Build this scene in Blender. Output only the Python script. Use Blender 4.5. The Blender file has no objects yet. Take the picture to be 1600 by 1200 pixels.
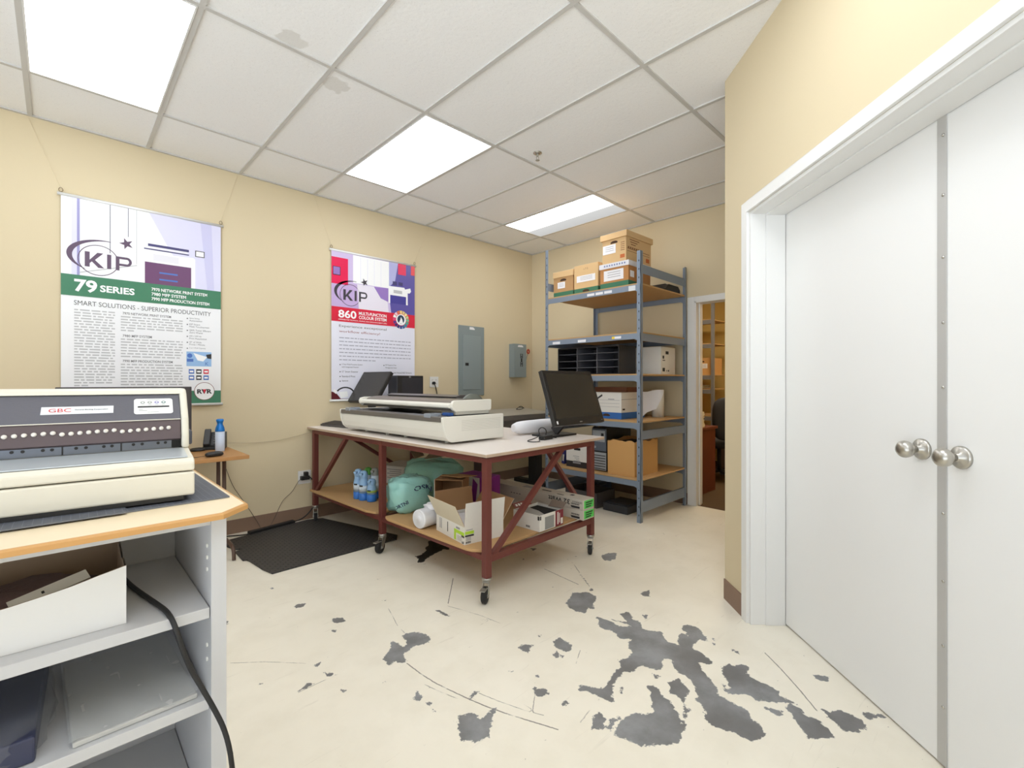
import bpy, bmesh, math, random
from mathutils import Vector, Matrix

random.seed(7)
S = bpy.context.scene
C = S.collection
PI = math.pi

# ---------------------------------------------------------------- camera
YAW = math.radians(45.66)
cam_data = bpy.data.cameras.new('camera')
cam = bpy.data.objects.new('camera', cam_data)
C.objects.link(cam)
cam.location = (0.0, 0.0, 1.255)
cam.rotation_euler = (PI / 2, 0.0, YAW - PI / 2)
cam_data.sensor_width = 36.0
cam_data.lens = 36.0 * 728.0 / 1600.0
cam_data.shift_x = -2.9 / 1600.0
cam_data.shift_y = -2.1 / 1600.0
cam_data.clip_start = 0.02
S.camera = cam

# ---------------------------------------------------------------- world and exposure
S.view_settings.view_transform = 'Standard'
S.view_settings.look = 'None'
S.view_settings.gamma = 1.0
S.view_settings.use_curve_mapping = False
S.view_settings.exposure = -0.04
W_ = bpy.data.worlds.new('world')
S.world = W_
W_.use_nodes = True
# added fill behind the camera: dim upper half, bright lower half lighting the ceiling
_nt = W_.node_tree
_tc = _nt.nodes.new('ShaderNodeTexCoord'); _sx = _nt.nodes.new('ShaderNodeSeparateXYZ')
_mr = _nt.nodes.new('ShaderNodeMapRange')
for _i, _v in enumerate((-0.12, 0.12, 5.4, 0.9)): _mr.inputs[_i + 1].default_value = _v
_nt.links.new(_tc.outputs['Generated'], _sx.inputs[0]); _nt.links.new(_sx.outputs['Z'], _mr.inputs[0])
_nt.links.new(_mr.outputs[0], _nt.nodes['Background'].inputs[1])
_nt.nodes['Background'].inputs[0].default_value = (0.84, 0.92, 1.0, 1)
LAMP_WATTS = 7.8          # emission strength of the ceiling lamp lenses

# ---------------------------------------------------------------- colours and materials
def lin(c):
    out = []
    for v in c[:3]:
        v = v / 255.0
        out.append(v / 12.92 if v <= 0.04045 else ((v + 0.055) / 1.055) ** 2.4)
    return tuple(out) + (1.0,)

def node(nt, kind, **kw):
    n = nt.nodes.new(kind)
    for k, v in kw.items():
        setattr(n, k, v)
    return n

MATS = {}
def pm(name, rgb, rough=0.5, metal=0.0, spec=0.5, noise=None, bump=None, alpha=None, trans=None, coat=0.0):
    """principled material; noise=(scale, second rgb, amount); bump=(scale, strength)"""
    if name in MATS:
        return MATS[name]
    m = bpy.data.materials.new(name)
    m.use_nodes = True
    nt = m.node_tree
    b = nt.nodes['Principled BSDF']
    b.inputs['Base Color'].default_value = lin(rgb)
    b.inputs['Roughness'].default_value = rough
    b.inputs['Metallic'].default_value = metal
    b.inputs['Specular IOR Level'].default_value = spec
    b.inputs['Coat Weight'].default_value = coat
    if trans is not None:
        b.inputs['Transmission Weight'].default_value = trans
    if alpha is not None:
        b.inputs['Alpha'].default_value = alpha
    if noise or bump:
        tc = node(nt, 'ShaderNodeTexCoord')
    if noise:
        n = node(nt, 'ShaderNodeTexNoise')
        sc = noise[0]
        if isinstance(sc, tuple):
            mp = node(nt, 'ShaderNodeMapping')
            mp.inputs['Scale'].default_value = sc
            nt.links.new(tc.outputs['Object'], mp.inputs[0])
            nt.links.new(mp.outputs[0], n.inputs['Vector'])
            n.inputs['Scale'].default_value = 1.0
        else:
            nt.links.new(tc.outputs['Object'], n.inputs['Vector'])
            n.inputs['Scale'].default_value = sc
        n.inputs['Detail'].default_value = 5.0
        r = node(nt, 'ShaderNodeMapRange')
        r.inputs[1].default_value = 3.75
        r.inputs[2].default_value = 0.65
        r.inputs[4].default_value = noise[2]
        nt.links.new(n.outputs[0], r.inputs[0])
        mx = node(nt, 'ShaderNodeMix', data_type='RGBA')
        mx.inputs[6].default_value = lin(rgb)
        mx.inputs[7].default_value = lin(noise[1])
        nt.links.new(r.outputs[0], mx.inputs[0])
        nt.links.new(mx.outputs[2], b.inputs['Base Color'])
    if bump:
        n2 = node(nt, 'ShaderNodeTexNoise')
        n2.inputs['Scale'].default_value = bump[0]
        n2.inputs['Detail'].default_value = 4.0
        nt.links.new(tc.outputs['Object'], n2.inputs['Vector'])
        bp = node(nt, 'ShaderNodeBump')
        bp.inputs['Strength'].default_value = bump[1]
        bp.inputs['Distance'].default_value = 0.004
        nt.links.new(n2.outputs[0], bp.inputs['Height'])
        nt.links.new(bp.outputs[0], b.inputs['Normal'])
    MATS[name] = m
    return m

def emit(name, rgb, strength):
    m = bpy.data.materials.new(name)
    m.use_nodes = True
    nt = m.node_tree
    nt.nodes.remove(nt.nodes['Principled BSDF'])
    e = node(nt, 'ShaderNodeEmission')
    e.inputs[0].default_value = lin(rgb)
    e.inputs[1].default_value = strength
    nt.links.new(e.outputs[0], nt.nodes['Material Output'].inputs[0])
    return m

# ---------------------------------------------------------------- mesh builder
FONT_CACHE = {}
def text_geo(s, bold=0.0):
    key = (s, bold)
    if key in FONT_CACHE:
        return FONT_CACHE[key]
    cu = bpy.data.curves.new('lettering', 'FONT')
    cu.body = s
    cu.offset = bold
    cu.resolution_u = 3
    ob = bpy.data.objects.new('lettering', cu)
    C.objects.link(ob)
    dg = bpy.context.evaluated_depsgraph_get()
    me = bpy.data.meshes.new_from_object(ob.evaluated_get(dg))
    vs = [(v.co.x, v.co.y) for v in me.vertices]
    fs = [tuple(p.vertices) for p in me.polygons]
    bpy.data.objects.remove(ob)
    bpy.data.curves.remove(cu)
    bpy.data.meshes.remove(me)
    x0 = min(v[0] for v in vs); x1 = max(v[0] for v in vs)
    y1 = max(v[1] for v in vs); y0 = min(v[1] for v in vs)
    FONT_CACHE[key] = (vs, fs, x0, x1, y0, y1)
    return FONT_CACHE[key]

class MB:
    def __init__(s):
        s.v = []; s.f = []; s.m = []; s.s = []
    def add(s, vs, fs, m=0, sm=False, M=None):
        o = len(s.v)
        for v in vs:
            v = Vector(v)
            s.v.append(tuple(M @ v) if M is not None else tuple(v))
        for f in fs:
            s.f.append([i + o for i in f]); s.m.append(m); s.s.append(sm)
        return s
    def box(s, x0, x1, y0, y1, z0, z1, m=0, M=None):
        vs = [(x, y, z) for z in (z0, z1) for y in (y0, y1) for x in (x0, x1)]
        fs = [(0, 2, 3, 1), (4, 5, 7, 6), (0, 1, 5, 4), (2, 6, 7, 3), (0, 4, 6, 2), (1, 3, 7, 5)]
        return s.add(vs, fs, m, False, M)
    def prism(s, pts, z0, z1, m=0, M=None, side=None):
        """polygon in XY extruded along Z"""
        n = len(pts)
        vs = [(p[0], p[1], z0) for p in pts] + [(p[0], p[1], z1) for p in pts]
        s.add(vs, [tuple(range(n))[::-1], tuple(range(n, 2 * n))], m, False, M)
        s.add(vs, [(i, (i + 1) % n, n + (i + 1) % n, n + i) for i in range(n)], m if side is None else side, False, M)
        return s
    def poly(s, pts, m=0, M=None):
        return s.add(pts, [tuple(range(len(pts)))], m, False, M)
    def bar(s, p0, p1, w, d, m=0, up=(0, 0, 1), M=None):
        """square bar between two points"""
        p0 = Vector(p0); p1 = Vector(p1)
        t = (p1 - p0).normalized()
        u = Vector(up)
        if abs(t.dot(u)) > 0.95:
            u = Vector((1, 0, 0))
        a = t.cross(u).normalized(); b = a.cross(t).normalized()
        vs = []
        for p in (p0, p1):
            for sa, sb in ((-1, -1), (1, -1), (1, 1), (-1, 1)):
                vs.append(p + a * sa * w / 2 + b * sb * d / 2)
        return s.add(vs, [(0, 1, 2, 3), (7, 6, 5, 4), (0, 4, 5, 1), (1, 5, 6, 2), (2, 6, 7, 3), (3, 7, 4, 0)], m, False, M)
    def tube(s, pts, r, m=0, n=8, M=None, smooth_path=0):
        pts = [Vector(p) for p in pts]
        for _ in range(smooth_path):
            q = [pts[0]]
            for a, b in zip(pts[:-1], pts[1:]):
                q += [a * .75 + b * .25, a * .25 + b * .75]
            q.append(pts[-1]); pts = q
        rs = r if isinstance(r, (list, tuple)) else [r] * len(pts)
        t = (pts[1] - pts[0]).normalized()
        u = Vector((0, 0, 1)) if abs(t.z) < 0.9 else Vector((1, 0, 0))
        a = t.cross(u).normalized()
        vs = []; fs = []
        for i, p in enumerate(pts):
            if i == 0: t = pts[1] - pts[0]
            elif i == len(pts) - 1: t = pts[-1] - pts[-2]
            else: t = pts[i + 1] - pts[i - 1]
            t.normalize()
            a = (a - t * a.dot(t)).normalized()
            b = t.cross(a)
            for k in range(n):
                an = 2 * PI * k / n
                vs.append(p + (a * math.cos(an) + b * math.sin(an)) * rs[i])
        for i in range(len(pts) - 1):
            for k in range(n):
                fs.append((i * n + k, i * n + (k + 1) % n, (i + 1) * n + (k + 1) % n, (i + 1) * n + k))
        s.add(vs, fs, m, True, M)
        L = (len(pts) - 1) * n
        s.add(vs[:n], [tuple(range(n))[::-1]], m, False, M)
        s.add(vs[L:], [tuple(range(n))], m, False, M)
        return s
    def cyl(s, p0, p1, r, m=0, n=20, M=None, r1=None):
        return s.tube([p0, p1], [r, r if r1 is None else r1], m, n, M)
    def lathe(s, prof, m=0, n=24, M=None, sm=True):
        """profile of (r, z) turned about Z"""
        vs = []; fs = []
        for r, z in prof:
            for k in range(n):
                an = 2 * PI * k / n
                vs.append((r * math.cos(an), r * math.sin(an), z))
        for i in range(len(prof) - 1):
            for k in range(n):
                fs.append((i * n + k, i * n + (k + 1) % n, (i + 1) * n + (k + 1) % n, (i + 1) * n + k))
        s.add(vs, fs, m, sm, M)
        if prof[0][0] > 1e-5:
            s.add(vs[:n], [tuple(range(n))[::-1]], m, False, M)
        if prof[-1][0] > 1e-5:
            s.add(vs[-n:], [tuple(range(n))], m, False, M)
        return s
    def blob(s, c, rad, m=0, seed=0, amp=0.12, n=28, k=16, zmin=None, M=None, pw=0.75):
        """lumpy crumpled rounded sack"""
        rnd = random.Random(seed)
        ph = [(rnd.uniform(1, 4), rnd.uniform(1, 4), rnd.uniform(1, 4), rnd.uniform(0, 6)) for _ in range(5)]
        vs = []
        for j in range(k + 1):
            th = PI * j / k
            for i in range(n):
                an = 2 * PI * i / n
                d = [math.sin(th) * math.cos(an), math.sin(th) * math.sin(an), math.cos(th)]
                d = [math.copysign(abs(q) ** pw, q) for q in d]
                f = 1 + amp * sum(math.sin(a * d[0] * 3 + b * d[1] * 3 + g * d[2] * 3 + p) for a, b, g, p in ph) / 3
                f += rnd.uniform(-1, 1) * amp * 0.25
                p = [c[q] + rad[q] * d[q] * f for q in range(3)]
                if zmin is not None and p[2] < zmin: p[2] = zmin
                vs.append(p)
        fs = [(j * n + i, j * n + (i + 1) % n, (j + 1) * n + (i + 1) % n, (j + 1) * n + i) for j in range(k) for i in range(n)]
        return s.add(vs, fs, m, True, M)
    def text(s, t, o, ux, uy, h, w=None, m=0, bold=0.0, ref=None):
        """flat lettering; o = lower left corner of the ink, h = ink height, w = ink width"""
        vs, fs, x0, x1, y0, y1 = text_geo(t, bold)
        o = Vector(o); ux = Vector(ux); uy = Vector(uy)
        sy = h / (y1 - y0)
        sx = sy if w is None else w / (x1 - x0)
        return s.add([o + ux * (x - x0) * sx + uy * (y - y0) * sy for x, y in vs], fs, m)
    def build(s, name, mats, parent=None, loc=None, rotz=0.0, bevel=0.0, seg=2, fix=True, subsurf=0):
        me = bpy.data.meshes.new(name)
        me.from_pydata(s.v, [], s.f)
        if not isinstance(mats, (list, tuple)):
            mats = [mats]
        for mt in mats:
            me.materials.append(mt)
        me.polygons.foreach_set('material_index', s.m)
        me.polygons.foreach_set('use_smooth', s.s)
        if fix:
            bm = bmesh.new(); bm.from_mesh(me)
            bmesh.ops.remove_doubles(bm, verts=bm.verts, dist=1e-6) if len(s.v) < 20000 else None
            bmesh.ops.recalc_face_normals(bm, faces=bm.faces)
            bm.to_mesh(me); bm.free()
        me.update()
        o = bpy.data.objects.new(name, me)
        C.objects.link(o)
        if parent is not None:
            o.parent = parent
        if loc is not None:
            o.location = loc
        o.rotation_euler[2] = rotz
        if bevel > 0:
            b = o.modifiers.new('bevel', 'BEVEL')
            b.width = bevel; b.segments = seg; b.limit_method = 'ANGLE'; b.angle_limit = math.radians(40)
        if subsurf:
            b = o.modifiers.new('subsurf', 'SUBSURF')
            b.levels = b.render_levels = subsurf
        return o

def tag(o, label, cat, group=None, kind=None):
    o['label'] = label; o['category'] = cat
    if group: o['group'] = group
    if kind: o['kind'] = kind
    return o

def thing(name, label, cat, loc=(0, 0, 0), rotz=0.0, group=None):
    o = bpy.data.objects.new(name, None)
    o.empty_display_size = 0.05
    C.objects.link(o)
    o.location = loc; o.rotation_euler = (0, 0, rotz)
    return tag(o, label, cat, group)

def struct(name, mb, mats, **kw):
    o = mb.build(name, mats, **kw)
    if o.parent is None:
        o['kind'] = 'structure'
    return o

def dup(root, loc=None, rotz=None, label=None, group=None):
    r = root.copy(); C.objects.link(r)
    if loc is not None: r.location = loc
    if rotz is not None: r.rotation_euler = (0, 0, rotz)
    if label: r['label'] = label
    if group: r['group'] = group
    for ch in list(root.children):
        c = ch.copy(); C.objects.link(c); c.parent = r
        for g in list(ch.children):
            d = g.copy(); C.objects.link(d); d.parent = c
    return r

# ---------------------------------------------------------------- shared materials
white_paint = pm('white_paint', (236, 235, 232), 0.45, noise=(3.0, (226, 225, 222), 0.5))
black_plastic = pm('black_plastic', (34, 33, 33), 0.45)
dark_plastic = pm('dark_plastic', (52, 50, 50), 0.5)
grey_plastic = pm('grey_plastic', (125, 124, 122), 0.5)
chrome = pm('chrome', (200, 198, 192), 0.22, 1.0)
zinc = pm('zinc', (178, 176, 170), 0.35, 0.9)
brushed = pm('brushed_nickel', (190, 186, 178), 0.32, 1.0)
rubber = pm('rubber', (38, 37, 37), 0.75)
paper = pm('paper', (238, 237, 240), 0.7)
ink = pm('ink', (45, 44, 46), 0.7)
grey_ink = pm('grey_ink', (150, 149, 152), 0.7)
cord_black = pm('cord_black', (30, 29, 29), 0.55)
kraft = pm('kraft_card', (196, 156, 108), 0.85, noise=(9.0, (182, 142, 96), 0.7))
kraft_inside = pm('kraft_inside', (172, 132, 92), 0.9, noise=(6.0, (158, 120, 84), 0.6))
white_card = pm('white_card', (232, 229, 222), 0.75, noise=(5.0, (222, 218, 210), 0.7))
cream_card = pm('cream_card', (224, 214, 192), 0.8, noise=(5.0, (212, 202, 180), 0.7))
green_print = pm('green_print', (62, 118, 92), 0.8)
screen_glass = pm('screen_glass', (50, 47, 42), 0.22)
# ================================================================ the room
ZC = 3.002                 # ceiling height
YL = 4.400                 # left wall
XB = 4.643                 # back wall
T0X, T0Y, TX, TY = -0.134, 3.776, 0.6096, 1.2192      # ceiling grid

wall_mat = pm('wall_paint', (217, 202, 170), 0.75, spec=0.3, noise=(1.3, (212, 196, 163), 0.6), bump=(180.0, 0.06))
office_paint = pm('office_paint', (222, 192, 120), 0.75, spec=0.3, noise=(1.3, (214, 184, 112), 0.6))
base_vinyl = pm('base_vinyl', (134, 108, 90), 0.55)

# ---- the wear of the painted floor: bare concrete patches and scratches, as outlines on the floor (metres)
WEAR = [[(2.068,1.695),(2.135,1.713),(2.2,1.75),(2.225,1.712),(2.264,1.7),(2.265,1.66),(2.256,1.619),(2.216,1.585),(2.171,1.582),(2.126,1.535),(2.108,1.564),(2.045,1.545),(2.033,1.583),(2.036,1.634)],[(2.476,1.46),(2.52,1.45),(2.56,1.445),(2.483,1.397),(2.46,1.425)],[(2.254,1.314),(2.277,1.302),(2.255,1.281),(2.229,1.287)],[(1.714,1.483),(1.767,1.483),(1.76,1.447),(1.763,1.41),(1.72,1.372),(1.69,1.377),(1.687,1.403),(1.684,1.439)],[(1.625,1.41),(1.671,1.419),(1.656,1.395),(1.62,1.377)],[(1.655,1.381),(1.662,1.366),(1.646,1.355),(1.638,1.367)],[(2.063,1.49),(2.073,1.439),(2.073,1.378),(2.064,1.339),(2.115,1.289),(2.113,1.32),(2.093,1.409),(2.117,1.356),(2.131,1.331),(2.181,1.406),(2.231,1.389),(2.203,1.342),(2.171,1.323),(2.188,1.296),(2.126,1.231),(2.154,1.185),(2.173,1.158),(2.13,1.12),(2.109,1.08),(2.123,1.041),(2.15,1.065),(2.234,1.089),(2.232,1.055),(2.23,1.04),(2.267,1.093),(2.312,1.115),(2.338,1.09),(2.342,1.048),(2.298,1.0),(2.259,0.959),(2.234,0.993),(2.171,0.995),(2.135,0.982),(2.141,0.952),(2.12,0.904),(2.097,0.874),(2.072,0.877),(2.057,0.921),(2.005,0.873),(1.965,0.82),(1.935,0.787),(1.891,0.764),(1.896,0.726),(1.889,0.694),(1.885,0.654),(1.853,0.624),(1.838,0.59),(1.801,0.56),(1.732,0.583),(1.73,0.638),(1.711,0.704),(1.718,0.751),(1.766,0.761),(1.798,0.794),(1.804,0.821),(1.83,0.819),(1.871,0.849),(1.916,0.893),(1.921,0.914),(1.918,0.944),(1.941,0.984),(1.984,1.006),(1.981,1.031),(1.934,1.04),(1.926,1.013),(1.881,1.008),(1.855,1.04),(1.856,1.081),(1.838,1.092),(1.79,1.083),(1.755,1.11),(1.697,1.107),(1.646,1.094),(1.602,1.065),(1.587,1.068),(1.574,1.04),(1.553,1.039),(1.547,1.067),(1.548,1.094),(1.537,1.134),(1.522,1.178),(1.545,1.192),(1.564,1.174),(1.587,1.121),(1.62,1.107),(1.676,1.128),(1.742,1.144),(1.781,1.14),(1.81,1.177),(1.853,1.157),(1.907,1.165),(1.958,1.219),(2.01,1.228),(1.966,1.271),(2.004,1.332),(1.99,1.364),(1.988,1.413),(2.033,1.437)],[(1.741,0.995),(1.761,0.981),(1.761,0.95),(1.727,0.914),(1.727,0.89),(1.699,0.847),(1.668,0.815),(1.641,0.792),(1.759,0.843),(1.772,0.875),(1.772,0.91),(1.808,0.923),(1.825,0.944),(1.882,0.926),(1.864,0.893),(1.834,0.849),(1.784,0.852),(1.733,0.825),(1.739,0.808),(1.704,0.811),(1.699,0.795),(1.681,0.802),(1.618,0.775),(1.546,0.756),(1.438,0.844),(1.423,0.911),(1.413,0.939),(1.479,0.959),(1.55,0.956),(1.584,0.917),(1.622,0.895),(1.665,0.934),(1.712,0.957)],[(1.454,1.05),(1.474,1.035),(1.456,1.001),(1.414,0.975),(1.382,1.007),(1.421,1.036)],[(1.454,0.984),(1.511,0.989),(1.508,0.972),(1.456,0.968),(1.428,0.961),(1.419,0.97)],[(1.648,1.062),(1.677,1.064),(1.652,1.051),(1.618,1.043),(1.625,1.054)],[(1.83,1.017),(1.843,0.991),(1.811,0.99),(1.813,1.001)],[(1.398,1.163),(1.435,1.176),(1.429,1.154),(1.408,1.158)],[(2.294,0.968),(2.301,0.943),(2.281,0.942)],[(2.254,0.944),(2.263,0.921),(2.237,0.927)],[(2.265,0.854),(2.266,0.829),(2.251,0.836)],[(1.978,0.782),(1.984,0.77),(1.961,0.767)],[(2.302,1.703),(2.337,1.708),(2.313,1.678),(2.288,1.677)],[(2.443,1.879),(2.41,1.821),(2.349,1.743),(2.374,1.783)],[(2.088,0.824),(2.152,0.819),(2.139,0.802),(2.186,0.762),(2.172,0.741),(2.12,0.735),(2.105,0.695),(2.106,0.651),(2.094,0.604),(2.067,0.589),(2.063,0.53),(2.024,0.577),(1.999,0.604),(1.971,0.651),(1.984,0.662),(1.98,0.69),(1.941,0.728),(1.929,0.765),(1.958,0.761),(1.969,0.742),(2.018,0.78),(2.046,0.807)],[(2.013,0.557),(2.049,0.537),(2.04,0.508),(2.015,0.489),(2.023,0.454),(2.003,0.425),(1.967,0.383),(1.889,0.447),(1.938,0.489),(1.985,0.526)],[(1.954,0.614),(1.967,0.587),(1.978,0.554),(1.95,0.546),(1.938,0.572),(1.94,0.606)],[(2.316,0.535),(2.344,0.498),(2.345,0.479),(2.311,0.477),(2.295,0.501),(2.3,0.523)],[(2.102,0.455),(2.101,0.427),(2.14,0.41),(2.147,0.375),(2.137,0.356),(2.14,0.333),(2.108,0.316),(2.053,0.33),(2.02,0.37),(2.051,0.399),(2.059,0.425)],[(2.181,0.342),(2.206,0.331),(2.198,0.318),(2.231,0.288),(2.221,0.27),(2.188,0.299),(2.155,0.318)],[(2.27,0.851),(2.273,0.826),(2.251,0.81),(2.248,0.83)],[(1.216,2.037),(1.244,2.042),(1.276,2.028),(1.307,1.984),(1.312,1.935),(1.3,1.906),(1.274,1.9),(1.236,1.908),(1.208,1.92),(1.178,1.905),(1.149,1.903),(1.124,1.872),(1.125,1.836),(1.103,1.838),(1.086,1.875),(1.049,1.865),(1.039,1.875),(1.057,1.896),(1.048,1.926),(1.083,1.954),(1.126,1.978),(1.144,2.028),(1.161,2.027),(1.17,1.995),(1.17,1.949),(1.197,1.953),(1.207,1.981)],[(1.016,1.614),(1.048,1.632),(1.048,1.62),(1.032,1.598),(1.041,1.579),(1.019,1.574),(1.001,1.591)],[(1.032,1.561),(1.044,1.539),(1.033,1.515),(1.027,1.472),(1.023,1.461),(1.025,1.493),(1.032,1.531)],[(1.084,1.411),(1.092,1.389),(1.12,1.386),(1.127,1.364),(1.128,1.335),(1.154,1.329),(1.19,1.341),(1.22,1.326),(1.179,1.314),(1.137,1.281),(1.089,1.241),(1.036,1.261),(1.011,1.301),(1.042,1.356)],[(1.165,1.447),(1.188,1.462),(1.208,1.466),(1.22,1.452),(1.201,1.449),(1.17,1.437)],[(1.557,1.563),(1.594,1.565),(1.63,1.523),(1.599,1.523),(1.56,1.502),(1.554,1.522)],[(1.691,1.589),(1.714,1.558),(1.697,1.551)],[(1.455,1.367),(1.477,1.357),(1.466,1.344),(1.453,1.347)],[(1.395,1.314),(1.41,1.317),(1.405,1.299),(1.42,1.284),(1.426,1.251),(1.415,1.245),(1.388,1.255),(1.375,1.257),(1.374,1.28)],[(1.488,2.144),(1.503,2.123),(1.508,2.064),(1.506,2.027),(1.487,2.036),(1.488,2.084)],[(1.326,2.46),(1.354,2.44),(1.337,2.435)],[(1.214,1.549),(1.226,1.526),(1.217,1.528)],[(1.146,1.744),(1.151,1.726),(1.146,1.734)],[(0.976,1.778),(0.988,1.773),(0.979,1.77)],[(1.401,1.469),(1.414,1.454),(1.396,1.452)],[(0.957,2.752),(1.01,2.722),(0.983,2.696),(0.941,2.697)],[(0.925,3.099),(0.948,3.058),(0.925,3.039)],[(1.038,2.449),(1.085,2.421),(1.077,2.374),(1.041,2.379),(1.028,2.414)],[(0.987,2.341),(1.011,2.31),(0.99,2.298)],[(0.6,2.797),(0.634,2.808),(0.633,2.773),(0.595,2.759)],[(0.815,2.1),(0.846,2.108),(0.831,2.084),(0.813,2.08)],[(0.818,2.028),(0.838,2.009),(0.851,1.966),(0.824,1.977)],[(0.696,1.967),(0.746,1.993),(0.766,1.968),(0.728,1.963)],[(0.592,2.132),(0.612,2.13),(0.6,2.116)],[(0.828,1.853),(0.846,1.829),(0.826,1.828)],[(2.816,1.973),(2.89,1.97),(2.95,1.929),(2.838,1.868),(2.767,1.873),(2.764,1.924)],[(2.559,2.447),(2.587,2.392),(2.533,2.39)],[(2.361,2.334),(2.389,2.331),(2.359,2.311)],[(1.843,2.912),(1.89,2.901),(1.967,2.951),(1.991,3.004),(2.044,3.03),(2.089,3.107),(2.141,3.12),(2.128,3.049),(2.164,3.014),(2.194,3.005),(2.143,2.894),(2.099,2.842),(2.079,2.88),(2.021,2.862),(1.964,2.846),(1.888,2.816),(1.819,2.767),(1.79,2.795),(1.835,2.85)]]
SCRATCH = [[(1.114,1.828),(1.117,1.715),(1.126,1.623),(1.143,1.539),(1.164,1.448),(1.186,1.365),(1.223,1.261),(1.268,1.153),(1.292,1.094)],[(1.089,1.642),(1.105,1.575),(1.127,1.5),(1.152,1.418)],[(1.31,2.337),(1.286,2.252),(1.255,2.153),(1.241,2.054)],[(1.215,1.446),(1.241,1.352),(1.277,1.247),(1.309,1.177)],[(1.808,2.407),(1.686,2.27),(1.583,2.155)],[(1.565,2.13),(1.599,2.024),(1.628,1.917),(1.648,1.786)],[(1.55,1.846),(1.627,1.853)],[(1.422,1.328),(1.375,1.285),(1.293,1.221)],[(2.342,2.105),(2.326,1.947),(2.312,1.795)],[(2.558,2.028),(2.443,1.879),(2.336,1.723)],[(1.747,1.344),(1.652,1.294)],[(1.535,1.085),(1.456,1.074),(1.377,1.059)],[(2.347,0.733),(2.269,0.647),(2.177,0.556),(2.076,0.466)],[(2.591,2.109),(2.555,2.024),(2.349,1.739)],[(0.529,2.396),(0.662,2.282),(0.788,2.143)],[(0.69,1.96),(0.786,1.963),(0.859,1.964)]]


def seg_dist(px, py, ax, ay, bx, by):
    dx, dy = bx - ax, by - ay
    L = dx * dx + dy * dy
    t = 0 if L == 0 else max(0, min(1, ((px - ax) * dx + (py - ay) * dy) / L))
    return math.hypot(px - ax - t * dx, py - ay - t * dy)

def inside(px, py, q):
    c = False
    j = len(q) - 1
    for i in range(len(q)):
        if (q[i][1] > py) != (q[j][1] > py) and px < (q[j][0] - q[i][0]) * (py - q[i][1]) / (q[j][1] - q[i][1]) + q[i][0]:
            c = not c
        j = i
    return c

def floor_mesh():
    """fine grid where the floor shows wear; two vertex values: signed distance to a bare patch, to a scratch"""
    x0, x1, y0, y1, st = 0.55, 4.15, 0.05, 3.65, 0.012
    nx = int(round((x1 - x0) / st)); ny = int(round((y1 - y0) / st))
    FAR = 0.06
    wear = [FAR] * ((nx + 1) * (ny + 1))
    N = (nx + 1) * (ny + 1)
    dark = [FAR] * N
    scr = [[FAR] * N, [FAR] * N]; msk = [[0.0] * N, [0.0] * N]
    for qi, q in enumerate(WEAR):
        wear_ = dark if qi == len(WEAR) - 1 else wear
        bx0 = min(p[0] for p in q) - FAR; bx1 = max(p[0] for p in q) + FAR
        by0 = min(p[1] for p in q) - FAR; by1 = max(p[1] for p in q) + FAR
        for i in range(max(0, int((bx0 - x0) / st)), min(nx, int((bx1 - x0) / st) + 1) + 1):
            for j in range(max(0, int((by0 - y0) / st)), min(ny, int((by1 - y0) / st) + 1) + 1):
                px, py = x0 + i * st, y0 + j * st
                d = min(seg_dist(px, py, *q[k - 1], *q[k]) for k in range(len(q)))
                if inside(px, py, q): d = -d
                a = j * (nx + 1) + i
                if d < wear_[a]: wear_[a] = max(d, -FAR)
    for qi, q in enumerate(SCRATCH):
        sl_ = 0 if qi in (0, 4, 8, 12) else 1
        for k in range(len(q) - 1):
            (ax, ay), (bx, by) = q[k], q[k + 1]
            L = math.hypot(bx - ax, by - ay)
            tx, ty = (bx - ax) / L, (by - ay) / L
            for i in range(max(0, int((min(ax, bx) - 0.04 - x0) / st)), min(nx, int((max(ax, bx) + 0.04 - x0) / st) + 1) + 1):
                for j in range(max(0, int((min(ay, by) - 0.04 - y0) / st)), min(ny, int((max(ay, by) + 0.04 - y0) / st) + 1) + 1):
                    px, py = x0 + i * st, y0 + j * st
                    u = (px - ax) * tx + (py - ay) * ty
                    sd = (px - ax) * -ty + (py - ay) * tx
                    a = j * (nx + 1) + i
                    if -0.008 <= u <= L + 0.008 and abs(sd) < 0.036 and (msk[sl_][a] == 0 or abs(sd) < abs(scr[sl_][a])):
                        scr[sl_][a] = sd; msk[sl_][a] = 1.0
    vs = [(x0 + i * st, y0 + j * st, 0.0) for j in range(ny + 1) for i in range(nx + 1)]
    fs = [(j * (nx + 1) + i, j * (nx + 1) + i + 1, (j + 1) * (nx + 1) + i + 1, (j + 1) * (nx + 1) + i) for j in range(ny) for i in range(nx)]
    X0, X1, Y0, Y1 = -2.75, XB + 0.02, -2.25, YL + 0.1
    xe, ye = x0 + nx * st, y0 + ny * st
    o = len(vs)
    for (a, b, c, d) in ((X0, X1, Y0, y0), (X0, X1, ye, Y1), (X0, x0, y0, ye), (xe, X1, y0, ye)):
        k = len(vs)
        vs += [(a, c, 0), (b, c, 0), (b, d, 0), (a, d, 0)]
        fs.append((k, k + 1, k + 2, k + 3))
    me = bpy.data.meshes.new('floor')
    me.from_pydata(vs, [], fs)
    a1 = me.attributes.new('wear', 'FLOAT', 'POINT'); a1.data.foreach_set('value', wear + [FAR] * 16)
    for nm, vals, pad in (('scratch', scr[0], FAR), ('scratch_mask', msk[0], 0.0), ('scratch_thin', scr[1], FAR), ('scratch_thin_mask', msk[1], 0.0), ('dark_stain', dark, FAR)):
        at = me.attributes.new(nm, 'FLOAT', 'POINT'); at.data.foreach_set('value', vals + [pad] * 16)
    ob = bpy.data.objects.new('floor', me)
    C.objects.link(ob); ob['kind'] = 'structure'
    return ob

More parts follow.
